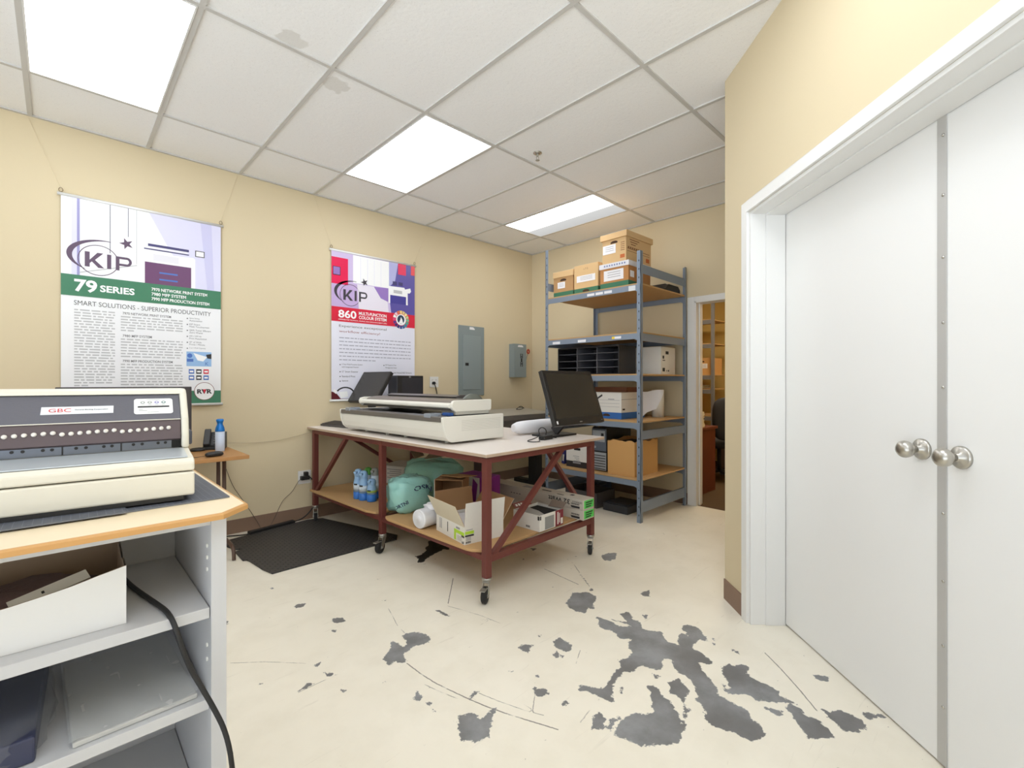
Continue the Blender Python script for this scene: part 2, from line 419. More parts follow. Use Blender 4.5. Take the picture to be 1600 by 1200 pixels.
def floor_material():
    m = bpy.data.materials.new('worn_painted_floor'); m.use_nodes = True
    nt = m.node_tree; L = nt.links.new
    b = nt.nodes['Principled BSDF']
    tc = node(nt, 'ShaderNodeTexCoord')
    def noise(scale, detail=5.0, rough=0.6):
        n = node(nt, 'ShaderNodeTexNoise'); n.inputs['Scale'].default_value = scale
        n.inputs['Detail'].default_value = detail; n.inputs['Roughness'].default_value = rough
        L(tc.outputs['Object'], n.inputs['Vector']); return n.outputs[0]
    def mrange(src, a, b_, c, d):
        r = node(nt, 'ShaderNodeMapRange'); L(src, r.inputs[0])
        for i, v in enumerate((a, b_, c, d)): r.inputs[i + 1].default_value = v
        return r.outputs[0]
    def math_(op, a, b_=None):
        n = node(nt, 'ShaderNodeMath', operation=op)
        for i, v in enumerate((a, b_)):
            if v is None: continue
            if isinstance(v, (int, float)): n.inputs[i].default_value = v
            else: L(v, n.inputs[i])
        return n.outputs[0]
    def mix(f, a, b_):
        n = node(nt, 'ShaderNodeMix', data_type='RGBA')
        if isinstance(f, (int, float)): n.inputs[0].default_value = f
        else: L(f, n.inputs[0])
        for i, v in ((6, a), (7, b_)):
            if isinstance(v, tuple): n.inputs[i].default_value = v
            else: L(v, n.inputs[i])
        return n.outputs[2]
    at = node(nt, 'ShaderNodeAttribute', attribute_name='wear')
    # ragged edge of the bare patches
    rag = math_('MULTIPLY', math_('SUBTRACT', noise(38.0, 6.0, 0.7), 0.5), 0.05)
    bare = mrange(math_('ADD', at.outputs['Fac'], rag), -0.0012, 0.0012, 1.0, 0.0)
    # scratches, broken up along their length
    wob = math_('MULTIPLY', math_('SUBTRACT', noise(60.0, 3.0), 0.5), 0.006)
    def scratch(name, w0, w1, lo, hi, amt):
        d_ = node(nt, 'ShaderNodeAttribute', attribute_name=name)
        m_ = node(nt, 'ShaderNodeAttribute', attribute_name=name + '_mask')
        q_ = mrange(math_('ABSOLUTE', math_('ADD', d_.outputs['Fac'], wob)), w0, w1, 1.0, 0.0)
        q_ = math_('MULTIPLY', q_, math_('GREATER_THAN', m_.outputs['Fac'], 0.99))
        return math_('MULTIPLY', q_, mrange(noise(11.0, 3.0), lo, hi, 0.0, amt))
    sc = math_('MAXIMUM', scratch('scratch', 0.0018, 0.0034, 0.30, 0.42, 0.85), scratch('scratch_thin', 0.0010, 0.0026, 0.40, 0.54, 0.7))
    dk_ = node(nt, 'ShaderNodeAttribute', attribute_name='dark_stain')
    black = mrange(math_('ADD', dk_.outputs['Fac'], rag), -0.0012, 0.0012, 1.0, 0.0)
    # small random flecks
    fl = mrange(noise(14.0, 8.0, 0.72), 0.675, 0.69, 0.0, 0.8)
    # faint scuffs: stretched noise, two directions
    def scuff(rot, scl, lo, hi, amt):
        mp = node(nt, 'ShaderNodeMapping'); mp.inputs['Rotation'].default_value = (0, 0, rot); mp.inputs['Scale'].default_value = scl
        L(tc.outputs['Object'], mp.inputs[0])
        n = node(nt, 'ShaderNodeTexNoise'); n.inputs['Scale'].default_value = 1.0; n.inputs['Detail'].default_value = 4.0
        n.inputs['Distortion'].default_value = 0.6
        L(mp.outputs[0], n.inputs['Vector'])
        return mrange(n.outputs[0], lo, hi, 0.0, amt)
    s1 = scuff(0.5, (3.5, 48.0, 1.0), 0.66, 0.72, 0.22)
    s2 = scuff(-0.9, (4.5, 60.0, 1.0), 0.67, 0.73, 0.20)
    base = mix(mrange(noise(0.9, 4.0), 0.35, 0.65, 0, 1), lin((237, 230, 214)), lin((230, 222, 204)))
    base = mix(mrange(noise(5.0, 6.0), 0.45, 0.8, 0, 0.35), base, lin((210, 201, 180)))
    scu = math_('MULTIPLY', math_('MAXIMUM', s1, s2), mrange(noise(2.2, 3.0), 0.45, 0.62, 0.1, 1.0))
    base = mix(scu, base, lin((150, 138, 118)))
    conc = mix(mrange(noise(6.0, 6.0, 0.65), 0.35, 0.65, 0, 1), lin((116, 115, 114)), lin((144, 144, 145)))
    conc = mix(mrange(noise(2.0, 2.0), 0.42, 0.6, 0, 0.7), conc, lin((104, 101, 98)))
    col = mix(fl, base, lin((120, 114, 104)))
    col = mix(sc, col, lin((104, 98, 90)))
    col = mix(bare, col, conc)
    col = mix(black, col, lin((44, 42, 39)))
    L(col, b.inputs['Base Color'])
    rg = math_('ADD', mrange(noise(3.0, 4.0), 0.3, 0.7, 0.36, 0.5), math_('MULTIPLY', bare, 0.15))
    L(rg, b.inputs['Roughness'])
    bp = node(nt, 'ShaderNodeBump'); bp.inputs['Strength'].default_value = 0.25; bp.inputs['Distance'].default_value = 0.002
    L(math_('SUBTRACT', math_('MULTIPLY', noise(25.0, 3.0), 0.15), bare), bp.inputs['Height'])
    L(bp.outputs[0], b.inputs['Normal'])
    b.inputs['Specular IOR Level'].default_value = 0.4
    return m

fl = floor_mesh()
fl.data.materials.append(floor_material())

# ---- ceiling
def ceiling_material():
    m = bpy.data.materials.new('ceiling_tile'); m.use_nodes = True
    nt = m.node_tree; L = nt.links.new
    b = nt.nodes['Principled BSDF']
    tc = node(nt, 'ShaderNodeTexCoord')
    n1 = node(nt, 'ShaderNodeTexNoise'); n1.inputs['Scale'].default_value = 170.0; n1.inputs['Detail'].default_value = 3.0
    n2 = node(nt, 'ShaderNodeTexNoise'); n2.inputs['Scale'].default_value = 45.0; n2.inputs['Detail'].default_value = 6.0
    for n in (n1, n2): L(tc.outputs['Object'], n.inputs['Vector'])
    r1 = node(nt, 'ShaderNodeMapRange'); r1.inputs[1].default_value = 0.62; r1.inputs[2].default_value = 0.7; r1.inputs[4].default_value = 0.5
    L(n1.outputs[0], r1.inputs[0])
    mx = node(nt, 'ShaderNodeMix', data_type='RGBA')
    mx.inputs[6].default_value = lin((243, 243, 244)); mx.inputs[7].default_value = lin((214, 213, 213))
    L(r1.outputs[0], mx.inputs[0])
    # two old water stains beside the grid
    prev = mx.outputs[2]
    for (sx, sy, rr) in ((1.165, 2.70, 0.075), (0.86, 2.50, 0.07)):
        sub = node(nt, 'ShaderNodeVectorMath', operation='SUBTRACT'); sub.inputs[1].default_value = (sx, sy, 0)
        L(tc.outputs['Object'], sub.inputs[0])
        ml = node(nt, 'ShaderNodeVectorMath', operation='MULTIPLY'); ml.inputs[1].default_value = (1, 1, 0)
        L(sub.outputs[0], ml.inputs[0])
        ln = node(nt, 'ShaderNodeVectorMath', operation='LENGTH'); L(ml.outputs[0], ln.inputs[0])
        n3 = node(nt, 'ShaderNodeTexNoise'); n3.inputs['Scale'].default_value = 14.0; L(tc.outputs['Object'], n3.inputs['Vector'])
        ad = node(nt, 'ShaderNodeMath', operation='MULTIPLY_ADD'); ad.inputs[1].default_value = 0.13
        L(n3.outputs[0], ad.inputs[0]); L(ln.outputs['Value'], ad.inputs[2])
        r = node(nt, 'ShaderNodeMapRange'); r.inputs[1].default_value = rr + 0.055; r.inputs[2].default_value = rr + 0.068
        r.inputs[3].default_value = 0.38; r.inputs[4].default_value = 0.0
        L(ad.outputs[0], r.inputs[0])
        mm = node(nt, 'ShaderNodeMix', data_type='RGBA'); mm.inputs[7].default_value = lin((192, 188, 180))
        L(r.outputs[0], mm.inputs[0]); L(prev, mm.inputs[6]); prev = mm.outputs[2]
    L(prev, b.inputs['Base Color'])
    b.inputs['Roughness'].default_value = 0.9; b.inputs['Specular IOR Level'].default_value = 0.2
    bp = node(nt, 'ShaderNodeBump'); bp.inputs['Strength'].default_value = 0.35; bp.inputs['Distance'].default_value = 0.003
    L(n2.outputs[0], bp.inputs['Height']); L(bp.outputs[0], b.inputs['Normal'])
    return m
tile_mat = ceiling_material()
struct('ceiling', MB().box(-2.75, XB + 0.02, -2.25, YL + 0.02, ZC + 0.006, ZC + 0.12), tile_mat)
tee_mat = pm('ceiling_tee', (200, 198, 195), 0.5)
g = MB()
for k in range(-5, 9):
    x = T0X + TX * k
    if -2.7 < x < XB - 0.05:
        g.box(x - 0.012, x + 0.012, -2.2, YL, ZC - 0.002, ZC + 0.007)
for k in range(-1, 6):
    y = T0Y - TY * k
    if y < YL - 0.05:
        g.box(-2.7, XB, y - 0.012, y + 0.012, ZC - 0.0022, ZC + 0.007)
g.box(-2.7, XB, YL - 0.022, YL, ZC - 0.003, ZC + 0.007)
g.box(XB - 0.022, XB, 1.0, YL, ZC - 0.003, ZC + 0.007)
struct('trim_1', g, tee_mat)

# ---- walls
DZ0, DZ1 = 2.084, 2.128
DY1 = 2.107; DY0 = 1.19
struct('wall_left', MB().box(-2.75, XB + 0.12, YL, YL + 0.12, 0, ZC + 0.1), wall_mat)
w = MB()
w.box(XB, XB + 0.12, DY1, YL, 0, ZC + 0.1)
w.box(XB, XB + 0.12, 1.0, DY0, 0, ZC + 0.1)
w.box(XB, XB + 0.12, DY0, DY1, DZ0, ZC + 0.1)
struct('wall_back', w, wall_mat)

KX, KY = 2.776, 1.081                       # the outside corner of the angled wall
EA = math.radians(45.34)
EX = Vector((-math.cos(EA), -math.sin(EA), 0))     # along the angled wall, towards the camera
EN = Vector((-math.sin(EA), math.cos(EA), 0))      # into the room
AW = Matrix(((EX.x, EN.x, 0, KX), (EX.y, EN.y, 0, KY), (0, 0, 1, 0), (0, 0, 0, 1)))
DS0, DS1, DSM = 0.283, 2.105, 1.1925        # the double door: left edge, right edge, meeting line
DH = 2.141; RC = -0.177
w = MB()
w.box(0, DS0 - 0.0, -0.30, 0, 0, ZC + 0.1, M=AW)
w.box(DS1, 4.9, -0.30, 0, 0, ZC + 0.1, M=AW)
w.box(DS0, DS1, -0.30, 0, DH, ZC + 0.1, M=AW)
w.box(DS0, DS1, -0.30, RC - 0.045, 0, DH, M=AW)
struct('wall_right', w, wall_mat)
struct('wall_passage', MB().box(KX - 0.0, XB + 0.12, KY - 0.30, KY - 0.002, 0, ZC + 0.1), wall_mat)
# unseen sides behind the camera: low wall, head, bays left open for added fill
w = MB()
for (z0, z1) in ((0, 0.12), (2.90, ZC + 0.1)):
    w.box(-2.75, 0.2, -2.25, -2.13, z0, z1)
for x in (-2.75, -1.3, 0.08): w.box(x, x + 0.12, -2.25, -2.13, 0.12, 2.90)
struct('wall_rear', w, wall_mat)
w = MB()
for (z0, z1) in ((0, 0.12), (2.90, ZC + 0.1)):
    w.box(-2.75, -2.63, -2.13, YL, z0, z1)
w.box(-2.75, -2.63, -2.13, -2.01, 0.12, 2.90)
w.box(-2.75, -2.63, 2.5, YL, 0.12, 2.90)
struct('wall_front', w, wall_mat)

struct('baseboard_left', MB().box(-2.6, XB - 0.009, YL - 0.008, YL, 0, 0.115), base_vinyl)
struct('baseboard_back', MB().box(XB - 0.008, XB, DY1 + 0.075, YL, 0, 0.115), base_vinyl)
struct('baseboard_right', MB().box(0.0, 0.226, 0, 0.008, 0, 0.115, M=AW), base_vinyl)

# ---- casing of the doorway in the back wall
t = MB()
for (a, b_) in ((DY1, DY1 + 0.074), (DY0 - 0.074, DY0)):
    t.box(XB - 0.016, XB, a, b_, 0, DZ1)
t.box(XB - 0.016, XB, DY0, DY1, DZ0, DZ1)
t.box(XB - 0.016, XB + 0.136, DY1 - 0.018, DY1, 0, DZ0)
t.box(XB - 0.016, XB + 0.136, DY0, DY0 + 0.018, 0, DZ0)
t.box(XB - 0.016, XB + 0.136, DY0, DY1, DZ0 - 0.018, DZ0)
t.box(XB + 0.05, XB + 0.09, DY1 - 0.03, DY1 - 0.018, 0, DZ0 - 0.018)
struct('trim_2', t, white_paint, bevel=0.002)

# ---- casing and jambs of the double door
t = MB()
cw = 0.055
t.box(DS0 - cw, DS0 - 0.001, 0, 0.016, 0, DH + cw + 0.004, M=AW)
t.box(DS1 + 0.001, DS1 + cw, 0, 0.016, 0, DH + cw + 0.004, M=AW)
t.box(DS0 - 0.001, DS1 + 0.001, 0, 0.016, DH + 0.004, DH + cw + 0.004, M=AW)
t.box(DS0 - 0.002, DS0 + 0.016, RC - 0.045, 0.001, 0, DH + 0.003, M=AW)
t.box(DS1 - 0.016, DS1 + 0.002, RC - 0.045, 0.001, 0, DH + 0.003, M=AW)
t.box(DS0 + 0.016, DS1 - 0.016, RC - 0.045, 0.001, DH - 0.012, DH + 0.003, M=AW)
t.box(DS0 + 0.016, DS0 + 0.024, RC + 0.003, -0.075, 0, DH - 0.012, M=AW)
t.box(DS1 - 0.024, DS1 - 0.016, RC + 0.003, -0.075, 0, DH - 0.012, M=AW)
t.box(DS0 + 0.024, DS1 - 0.024, RC + 0.003, -0.075, DH - 0.020, DH - 0.012, M=AW)
struct('trim_3', t, white_paint, bevel=0.0015)

door_paint = pm('door_paint', (238, 237, 235), 0.38, noise=(2.0, (230, 229, 226), 0.5))
steel_plate = pm('steel_plate', (186, 184, 180), 0.42, 0.15)
def door(n, s0, s1, knob_s, knob_z, label):
    d = bpy.data.objects.new('door_%d' % n, None); C.objects.link(d)
    d.matrix_world = AW @ Matrix.Translation((s0, RC, 0)); d['kind'] = 'structure'; d['label'] = label
    w_ = s1 - s0
    leaf = MB().box(0, w_, -0.044, 0, 0.008, DH - 0.014)
    leaf.build('leaf', door_paint, d, bevel=0.0015)
    kz, ks = knob_z, knob_s - s0
    R = Matrix.Translation((ks, 0, kz)) @ Matrix.Rotation(-PI / 2, 4, 'X')
    k = MB().lathe([(0.001, 0.020), (0.011, 0.020), (0.0125, 0.028), (0.012, 0.034), (0.020, 0.040), (0.0275, 0.050), (0.0295, 0.060), (0.0275, 0.070), (0.020, 0.078), (0.010, 0.081), (0.0, 0.0815)], 0, 28, R)
    kn = k.build('door_knob', brushed, d)
    r = MB().lathe([(0.036, 0.0), (0.036, 0.006), (0.032, 0.010), (0.014, 0.013), (0.0125, 0.022), (0.0, 0.022)], 0, 32, R)
    r.build('rosette', brushed, kn)
    return d
d1 = door(1, DS0 + 0.018, DSM - 0.003, 1.115, 1.027, 'white left leaf of the double door with a steel cover strip')
d2 = door(2, DSM, DS1 - 0.018, 1.257, 1.021, 'white right leaf of the double door, nearest the camera')
aw = DSM - DS0 - 0.018
st = MB().box(aw - 0.018, aw + 0.016, 0.0, 0.004, 0.01, DH - 0.016).build('cover_strip', steel_plate, d1, bevel=0.001)
for z in (2.06, 1.865, 1.663, 1.45, 1.24, 0.83, 0.609, 0.40, 0.2):
    MB().lathe([(0.0055, 0.0), (0.005, 0.002), (0.0, 0.0035)], 0, 12, Matrix.Translation((aw + 0.005, 0.004, z)) @ Matrix.Rotation(-PI / 2, 4, 'X')).build('screw', chrome, st)

# ---- ceiling lamps set into the grid
lamp_frame = pm('lamp_frame', (225, 224, 222), 0.5)
def lens_mat(name, power):
    return emit(name, (242, 248, 255), power)
def troffer(ix, iy, label, lens):
    x0, x1 = T0X + TX * ix, T0X + TX * (ix + 1)
    y1, y0 = T0Y - TY * iy, T0Y - TY * (iy + 1)
    o = thing('ceiling_lamp', label, 'ceiling light', ((x0 + x1) / 2, (y0 + y1) / 2, ZC - 0.004), 0, 'fluorescent lamps in the ceiling grid')
    hx, hy = TX / 2 - 0.013, TY / 2 - 0.013
    f = MB()
    b = 0.008
    f.box(-hx, -hx + b, -hy, hy, -0.001, 0.008); f.box(hx - b, hx, -hy, hy, -0.001, 0.008)
    f.box(-hx + b, hx - b, -hy, -hy + b, -0.001, 0.008); f.box(-hx + b, hx - b, hy - b, hy, -0.001, 0.008)
    f.build('frame', lamp_frame, o)
    MB().box(-hx + b, hx - b, -hy + b, hy - b, 0.0015, 0.006).build('diffuser', lens, o)
    return o
L_full = lens_mat('lamp_lens', LAMP_WATTS)
L_low = bpy.data.materials.new('lamp_lens_one_tube'); L_low.use_nodes = True
nt = L_low.node_tree; nt.nodes.remove(nt.nodes['Principled BSDF'])
tc = node(nt, 'ShaderNodeTexCoord'); sx = node(nt, 'ShaderNodeSeparateXYZ'); nt.links.new(tc.outputs['Object'], sx.inputs[0])
rr = node(nt, 'ShaderNodeValToRGB')
els = rr.color_ramp.elements
els[0].position = 0.0; els[0].color = (0.9, 0.9, 0.9, 1)
els[1].position = 1.0; els[1].color = (0.052, 0.052, 0.051, 1)
e = els.new(0.30); e.color = (1, 1, 1, 1)
e = els.new(0.46); e.color = (0.8, 0.8, 0.79, 1)
e = els.new(0.62); e.color = (0.060, 0.060, 0.059, 1)
mr = node(nt, 'ShaderNodeMapRange'); mr.inputs[1].default_value = -0.3; mr.inputs[2].default_value = 0.3
nt.links.new(sx.outputs[0], mr.inputs[0]); nt.links.new(mr.outputs[0], rr.inputs[0])
em = node(nt, 'ShaderNodeEmission'); em.inputs[1].default_value = LAMP_WATTS * 1.5
nt.links.new(rr.outputs[0], em.inputs[0]); nt.links.new(em.outputs[0], nt.nodes['Material Output'].inputs[0])
troffer(0, 0, 'largest bright ceiling lamp, above the green banner at the left', L_full)
troffer(3, 0, 'bright ceiling lamp above the scanner, middle of the three', L_full)
troffer(6, 0, 'partly lit ceiling lamp near the back wall, above the shelving', L_low)
troffer(0, 3, 'ceiling lamp behind the camera, out of view to the left', L_full)
troffer(2, 2, 'ceiling lamp overhead by the angled wall, just out of view', L_full)

# ---- sprinkler head
sp = thing('sprinkler_head', 'small chrome sprinkler head hanging from the white ceiling', 'sprinkler', (2.613, 2.415, ZC + 0.005))
MB().lathe([(0.0, 0.0), (0.034, 0.0), (0.034, -0.004), (0.018, -0.012), (0.0, -0.012)], 0, 20).build('escutcheon', chrome, sp)
h = MB().cyl((0, 0, -0.010), (0, 0, -0.028), 0.008)
for sg in (-1, 1):
    h.tube([(sg * 0.007, 0, -0.026), (sg * 0.013, 0, -0.036), (sg * 0.010, 0, -0.048), (0, 0, -0.054)], 0.0022, n=6)
h.cyl((0, 0, -0.052), (0, 0, -0.056), 0.005)
h.build('body', zinc, sp)
MB().lathe([(0.0, -0.056), (0.016, -0.056), (0.016, -0.058), (0.0, -0.058)], 0, 16).build('deflector', zinc, sp)
# ================================================================ rolling work table and what is on it
TA, TB, TR = 1.727, 1.989, math.radians(2.09)
def TL(a, b, z):
    return (TA + a * math.cos(TR) - b * math.sin(TR), TB + a * math.sin(TR) + b * math.cos(TR), z)

maroon = pm('maroon_steel', (122, 62, 54), 0.5, 0.2, noise=(7.0, (104, 52, 46), 0.7))
table_lam = pm('table_laminate', (234, 226, 220), 0.35, noise=(4.0, (226, 216, 208), 0.6))
ply_edge = pm('ply_edge', (206, 186, 164), 0.7, noise=(30.0, (178, 152, 128), 0.6))
ply = pm('plywood', (206, 168, 118), 0.7, noise=((3.0, 22.0, 3.0), (190, 150, 102), 0.7))

tb = thing('work_table', 'large rolling work table with pale top, maroon steel frame and plywood lower boards', 'table', (TA, TB, 0), TR)
t = MB()
t.box(0, 1.21, 0, 2.465, 0.829, 0.850, 0)
top = t.build('tabletop', [table_lam], tb, bevel=0.002)
MB().box(-0.0012, -0.0001, 0, 2.465, 0.8295, 0.846).build('edge_band', ply_edge, top)
MB().box(0, 1.21, -0.0012, -0.0001, 0.8295, 0.846).build('edge_band', ply_edge, top)
LW = 0.042
LEGS = [(0.035, 0.035), (0.035, 1.165), (0.035, 2.32), (1.082, 0.035), (1.082, 1.165), (1.082, 2.32)]
for i, (a, b) in enumerate(LEGS):
    l = MB()
    l.box(a - LW / 2, a + LW / 2, b - LW / 2, b + LW / 2, 0.135, 0.822)
    l.build('leg', maroon, tb, bevel=0.002)
    # caster
    ang = (0.5, 0.35, 1.2, 0.5, 0.9, 2.0)[i]
    M = Matrix.Translation((a, b, 0)) @ Matrix.Rotation(ang, 4, 'Z')
    c = MB()
    c.cyl((0, 0, 0.122), (0, 0, 0.137), 0.028, 0, 20, M)
    c.cyl((0, 0, 0.113), (0, 0, 0.122), 0.024, 0, 20, M)
    for sg in (-1, 1):
        c.prism([(-0.020, 0.114), (0.022, 0.114), (-0.016, 0.034), (-0.040, 0.034)], sg * 0.018 - 0.0015, sg * 0.018 + 0.0015, 0, M @ Matrix.Rotation(PI / 2, 4, 'X'))
    c.box(-0.022, 0.024, -0.019, 0.019, 0.110, 0.114, 0, M)
    c.cyl((-0.029, -0.024, 0.046), (-0.029, 0.024, 0.046), 0.006, 0, 10, M)
    c.box(-0.085, -0.030, -0.016, 0.016, 0.086, 0.091, 0, M)
    cs = c.build('caster', zinc, tb)
    wh = MB()
    wh.lathe([(0.012, -0.014), (0.040, -0.014), (0.0465, -0.009), (0.0465, 0.009), (0.040, 0.014), (0.012, 0.014)], 0, 28,
             M @ Matrix.Translation((-0.029, 0, 0.0465)) @ Matrix.Rotation(PI / 2, 4, 'X'))
    wo = wh.build('wheel', rubber, cs)
r = MB()
for a in (0.035, 1.082):
    r.box(a - 0.018, a + 0.018, 0.056, 2.30, 0.792, 0.8235)
for b in (0.035, 1.165, 2.32):
    r.box(0.056, 1.061, b - 0.018, b + 0.018, 0.792, 0.8235)
r.build('top_rail', maroon, tb)
r = MB()
for a in (0.035, 1.082):
    r.box(a - 0.018, a + 0.018, 0.056, 1.144, 0.232, 0.262); r.box(a - 0.018, a + 0.018, 1.186, 2.30, 0.232, 0.262)
for b in (0.035, 1.165, 2.32):
    r.box(0.056, 1.061, b - 0.018, b + 0.018, 0.222, 0.262)
r.build('lower_rail', maroon, tb)
def br(p0, p1):
    MB().bar(p0, p1, 0.030, 0.030).build('diagonal_brace', maroon, tb)
br((0.035, 2.295, 0.27), (0.035, 1.72, 0.80))
br((0.066, 0.035, 0.24), (0.735, 0.035, 0.80))
br((1.082, 0.07, 0.28), (1.082, 0.52, 0.80))
br((0.27, 2.32, 0.80), (1.05, 2.32, 0.28))
for (b0, b1) in ((0.035, 1.10), (1.23, 2.36)):
    q = [(0.06 if b0 < 0.1 else 0.03, b0 + (0.03 if b0 < .1 else 0)), (1.10, b0), (1.10, b1), (0.015, b1), (0.0, b1 - 0.03), (0.0, b0 + 0.12)]
    if b0 > 0.1: q = [(0.03, b0 + 0.02), (0.06, b0), (1.10, b0), (1.10, b1), (0.0, b1), (0.0, b0 + 0.12)]
    else: q = [(0.058, b0 + 0.03), (1.055, b0 + 0.03), (1.055, b0 + 0.06), (1.10, b0 + 0.06), (1.10, b1), (0.02, b1), (0.0, b1 - 0.06), (0.0, b0 + 0.14), (0.01, b0 + 0.10)]
    MB().prism(q, 0.2625, 0.280).build('lower_board', ply, tb, bevel=0.0015)
SZ = 0.2805        # top of the lower boards
TZ = 0.8505        # top of the table

# ---- wide-format scanner (local: x = a, y = b)
scan_white = pm('scanner_white', (234, 231, 221), 0.42)
scan_grey = pm('scanner_grey', (104, 98, 92), 0.35)
scan_dark = pm('scanner_dark', (40, 38, 37), 0.35)
scan_clear = pm('clear_guide', (190, 198, 208), 0.15, trans=0.4)
blue_plastic = pm('blue_plastic', (40, 82, 150), 0.4)
sc = thing('wide_format_scanner', 'long cream wide-format scanner with raised lid on the work table', 'scanner', TL(0, 0, TZ), TR)
prof = [(0.125, 0.020), (0.100, 0.030), (0.075, 0.055), (0.058, 0.095), (0.050, 0.135), (0.048, 0.150), (0.30, 0.150), (0.30, 0.020)]
R1 = Matrix(((1, 0, 0, 0), (0, 0, -1, 0), (0, 1, 0, 0), (0, 0, 0, 1)))     # prism XY -> local a,z ; extrude along -b
def abz(pts, b0, b1, mb, m=0, side=None):
    return mb.prism(pts, -b1, -b0, m, R1, side)
body = MB()
abz([(0.125, 0.016), (0.100, 0.026), (0.075, 0.050), (0.058, 0.090), (0.050, 0.130), (0.048, 0.148), (0.585, 0.165), (0.585, 0.016)], 0.475, 1.84, body)
body.build('body', scan_white, sc, bevel=0.003)
for b0, b1 in ((0.452, 0.474), (1.841, 1.862)):
    e = MB()
    abz([(0.122, 0.014), (0.096, 0.024), (0.070, 0.048), (0.053, 0.088), (0.044, 0.130), (0.042, 0.176), (0.048, 0.183), (0.588, 0.183), (0.592, 0.176), (0.592, 0.012)], b0, b1, e)
    ec = e.build('end_panel', scan_white, sc, bevel=0.004)
    if b0 < 1:
        v = MB()
        for k in range(7):
            v.box(0.20, 0.56, b0 - 0.0012, b0 + 0.0005, 0.152 - k * 0.011, 0.1545 - k * 0.011)
        v.build('vent_slots', pm('vent_line', (206, 203, 192), 0.5), ec)
strip = MB(); abz([(0.0475, 0.1484), (0.0415, 0.150), (0.044, 0.180), (0.060, 0.1825), (0.085, 0.1805), (0.085, 0.151)], 0.475, 1.84, strip)
strip.build('front_strip', scan_grey, sc)
bed = MB(); abz([(0.085, 0.152), (0.10, 0.1765), (0.19, 0.179), (0.50, 0.182), (0.583, 0.179), (0.583, 0.166)], 0.475, 1.84, bed)
bed.build('glass_bed', scan_dark, sc)
rl = MB(); rl.cyl((0.112, 0.50, 0.1765), (0.112, 1.80, 0.1765), 0.009)
rl.build('feed_roller', pm('roller_grey', (112, 110, 114), 0.3, 0.3), sc)
for b in (0.62, 1.72):
    MB().box(0.040, 0.135, b - 0.035, b + 0.035, 0.172, 0.200).build('paper_guide', scan_clear, sc, bevel=0.004)
MB().box(0.135, 0.17, 0.50, 0.58, 0.183, 0.204).build('clamp', blue_plastic, sc, bevel=0.004)
for b in (0.56, 1.05, 1.30, 1.62):
    for a in (0.16, 0.50):
        MB().cyl((a, b, 0.0), (a, b, 0.018), 0.014).build('foot', scan_white, sc)
# lid, lifted a little at the front
lid = MB()
abz([(0.150, 0.232), (0.142, 0.240), (0.143, 0.256), (0.152, 0.265), (0.175, 0.268), (0.175, 0.232)], 0.52, 1.70, lid)
lid.build('lid_front', scan_white, sc, bevel=0.003)
lb = MB(); abz([(0.165, 0.214), (0.178, 0.228), (0.178, 0.262), (0.49, 0.268), (0.49, 0.214)], 0.52, 1.70, lb)
lb.build('lid_underside', scan_grey, sc)
le = MB(); abz([(0.185, 0.208), (0.160, 0.226), (0.152, 0.240), (0.154, 0.262), (0.166, 0.280), (0.185, 0.286), (0.512, 0.286), (0.512, 0.220), (0.50, 0.208)], 0.495, 0.520, le)
le.build('lid_end', scan_white, sc, bevel=0.004)
le = MB(); abz([(0.165, 0.216), (0.140, 0.234), (0.136, 0.256), (0.146, 0.278), (0.185, 0.286), (0.512, 0.286), (0.512, 0.220)], 1.70, 1.715, le)
le.build('lid_end', scan_white, sc, bevel=0.004)
MB().box(0.19, 0.495, 0.50, 0.66, 0.186, 0.212).build('lid_hinge', pm('hinge_grey', (196, 192, 182), 0.5), sc, bevel=0.004)
MB().box(0.42, 0.50, 1.56, 1.70, 0.183, 0.213).build('lid_hinge', scan_grey, sc)
lt = MB(); abz([(0.30, 0.2945), (0.285, 0.306), (0.33, 0.318), (0.47, 0.312), (0.49, 0.290)], 0.62, 1.52, lt)
lt.build('lid_top', pm('lid_top_grey', (92, 88, 88), 0.3), sc, bevel=0.003)
lt2 = MB(); abz([(0.1755, 0.2655), (0.195, 0.280), (0.24, 0.291), (0.30, 0.294), (0.50, 0.286), (0.50, 0.2690)], 0.5205, 1.66, lt2)
lt2.build('lid_cover', pm('scanner_mid', (122, 114, 106), 0.4), sc)
dm = MB(); dm.lathe([(0.0, -0.012), (0.115, -0.012), (0.115, 0.012), (0.0, 0.012)], 0, 40, Matrix.Translation((0.375, 0.545, 0.212)) @ Matrix.Rotation(PI / 2, 4, 'X'))
dm.build('roll_disc', pm('disc_grey', (112, 116, 108), 0.45), sc)

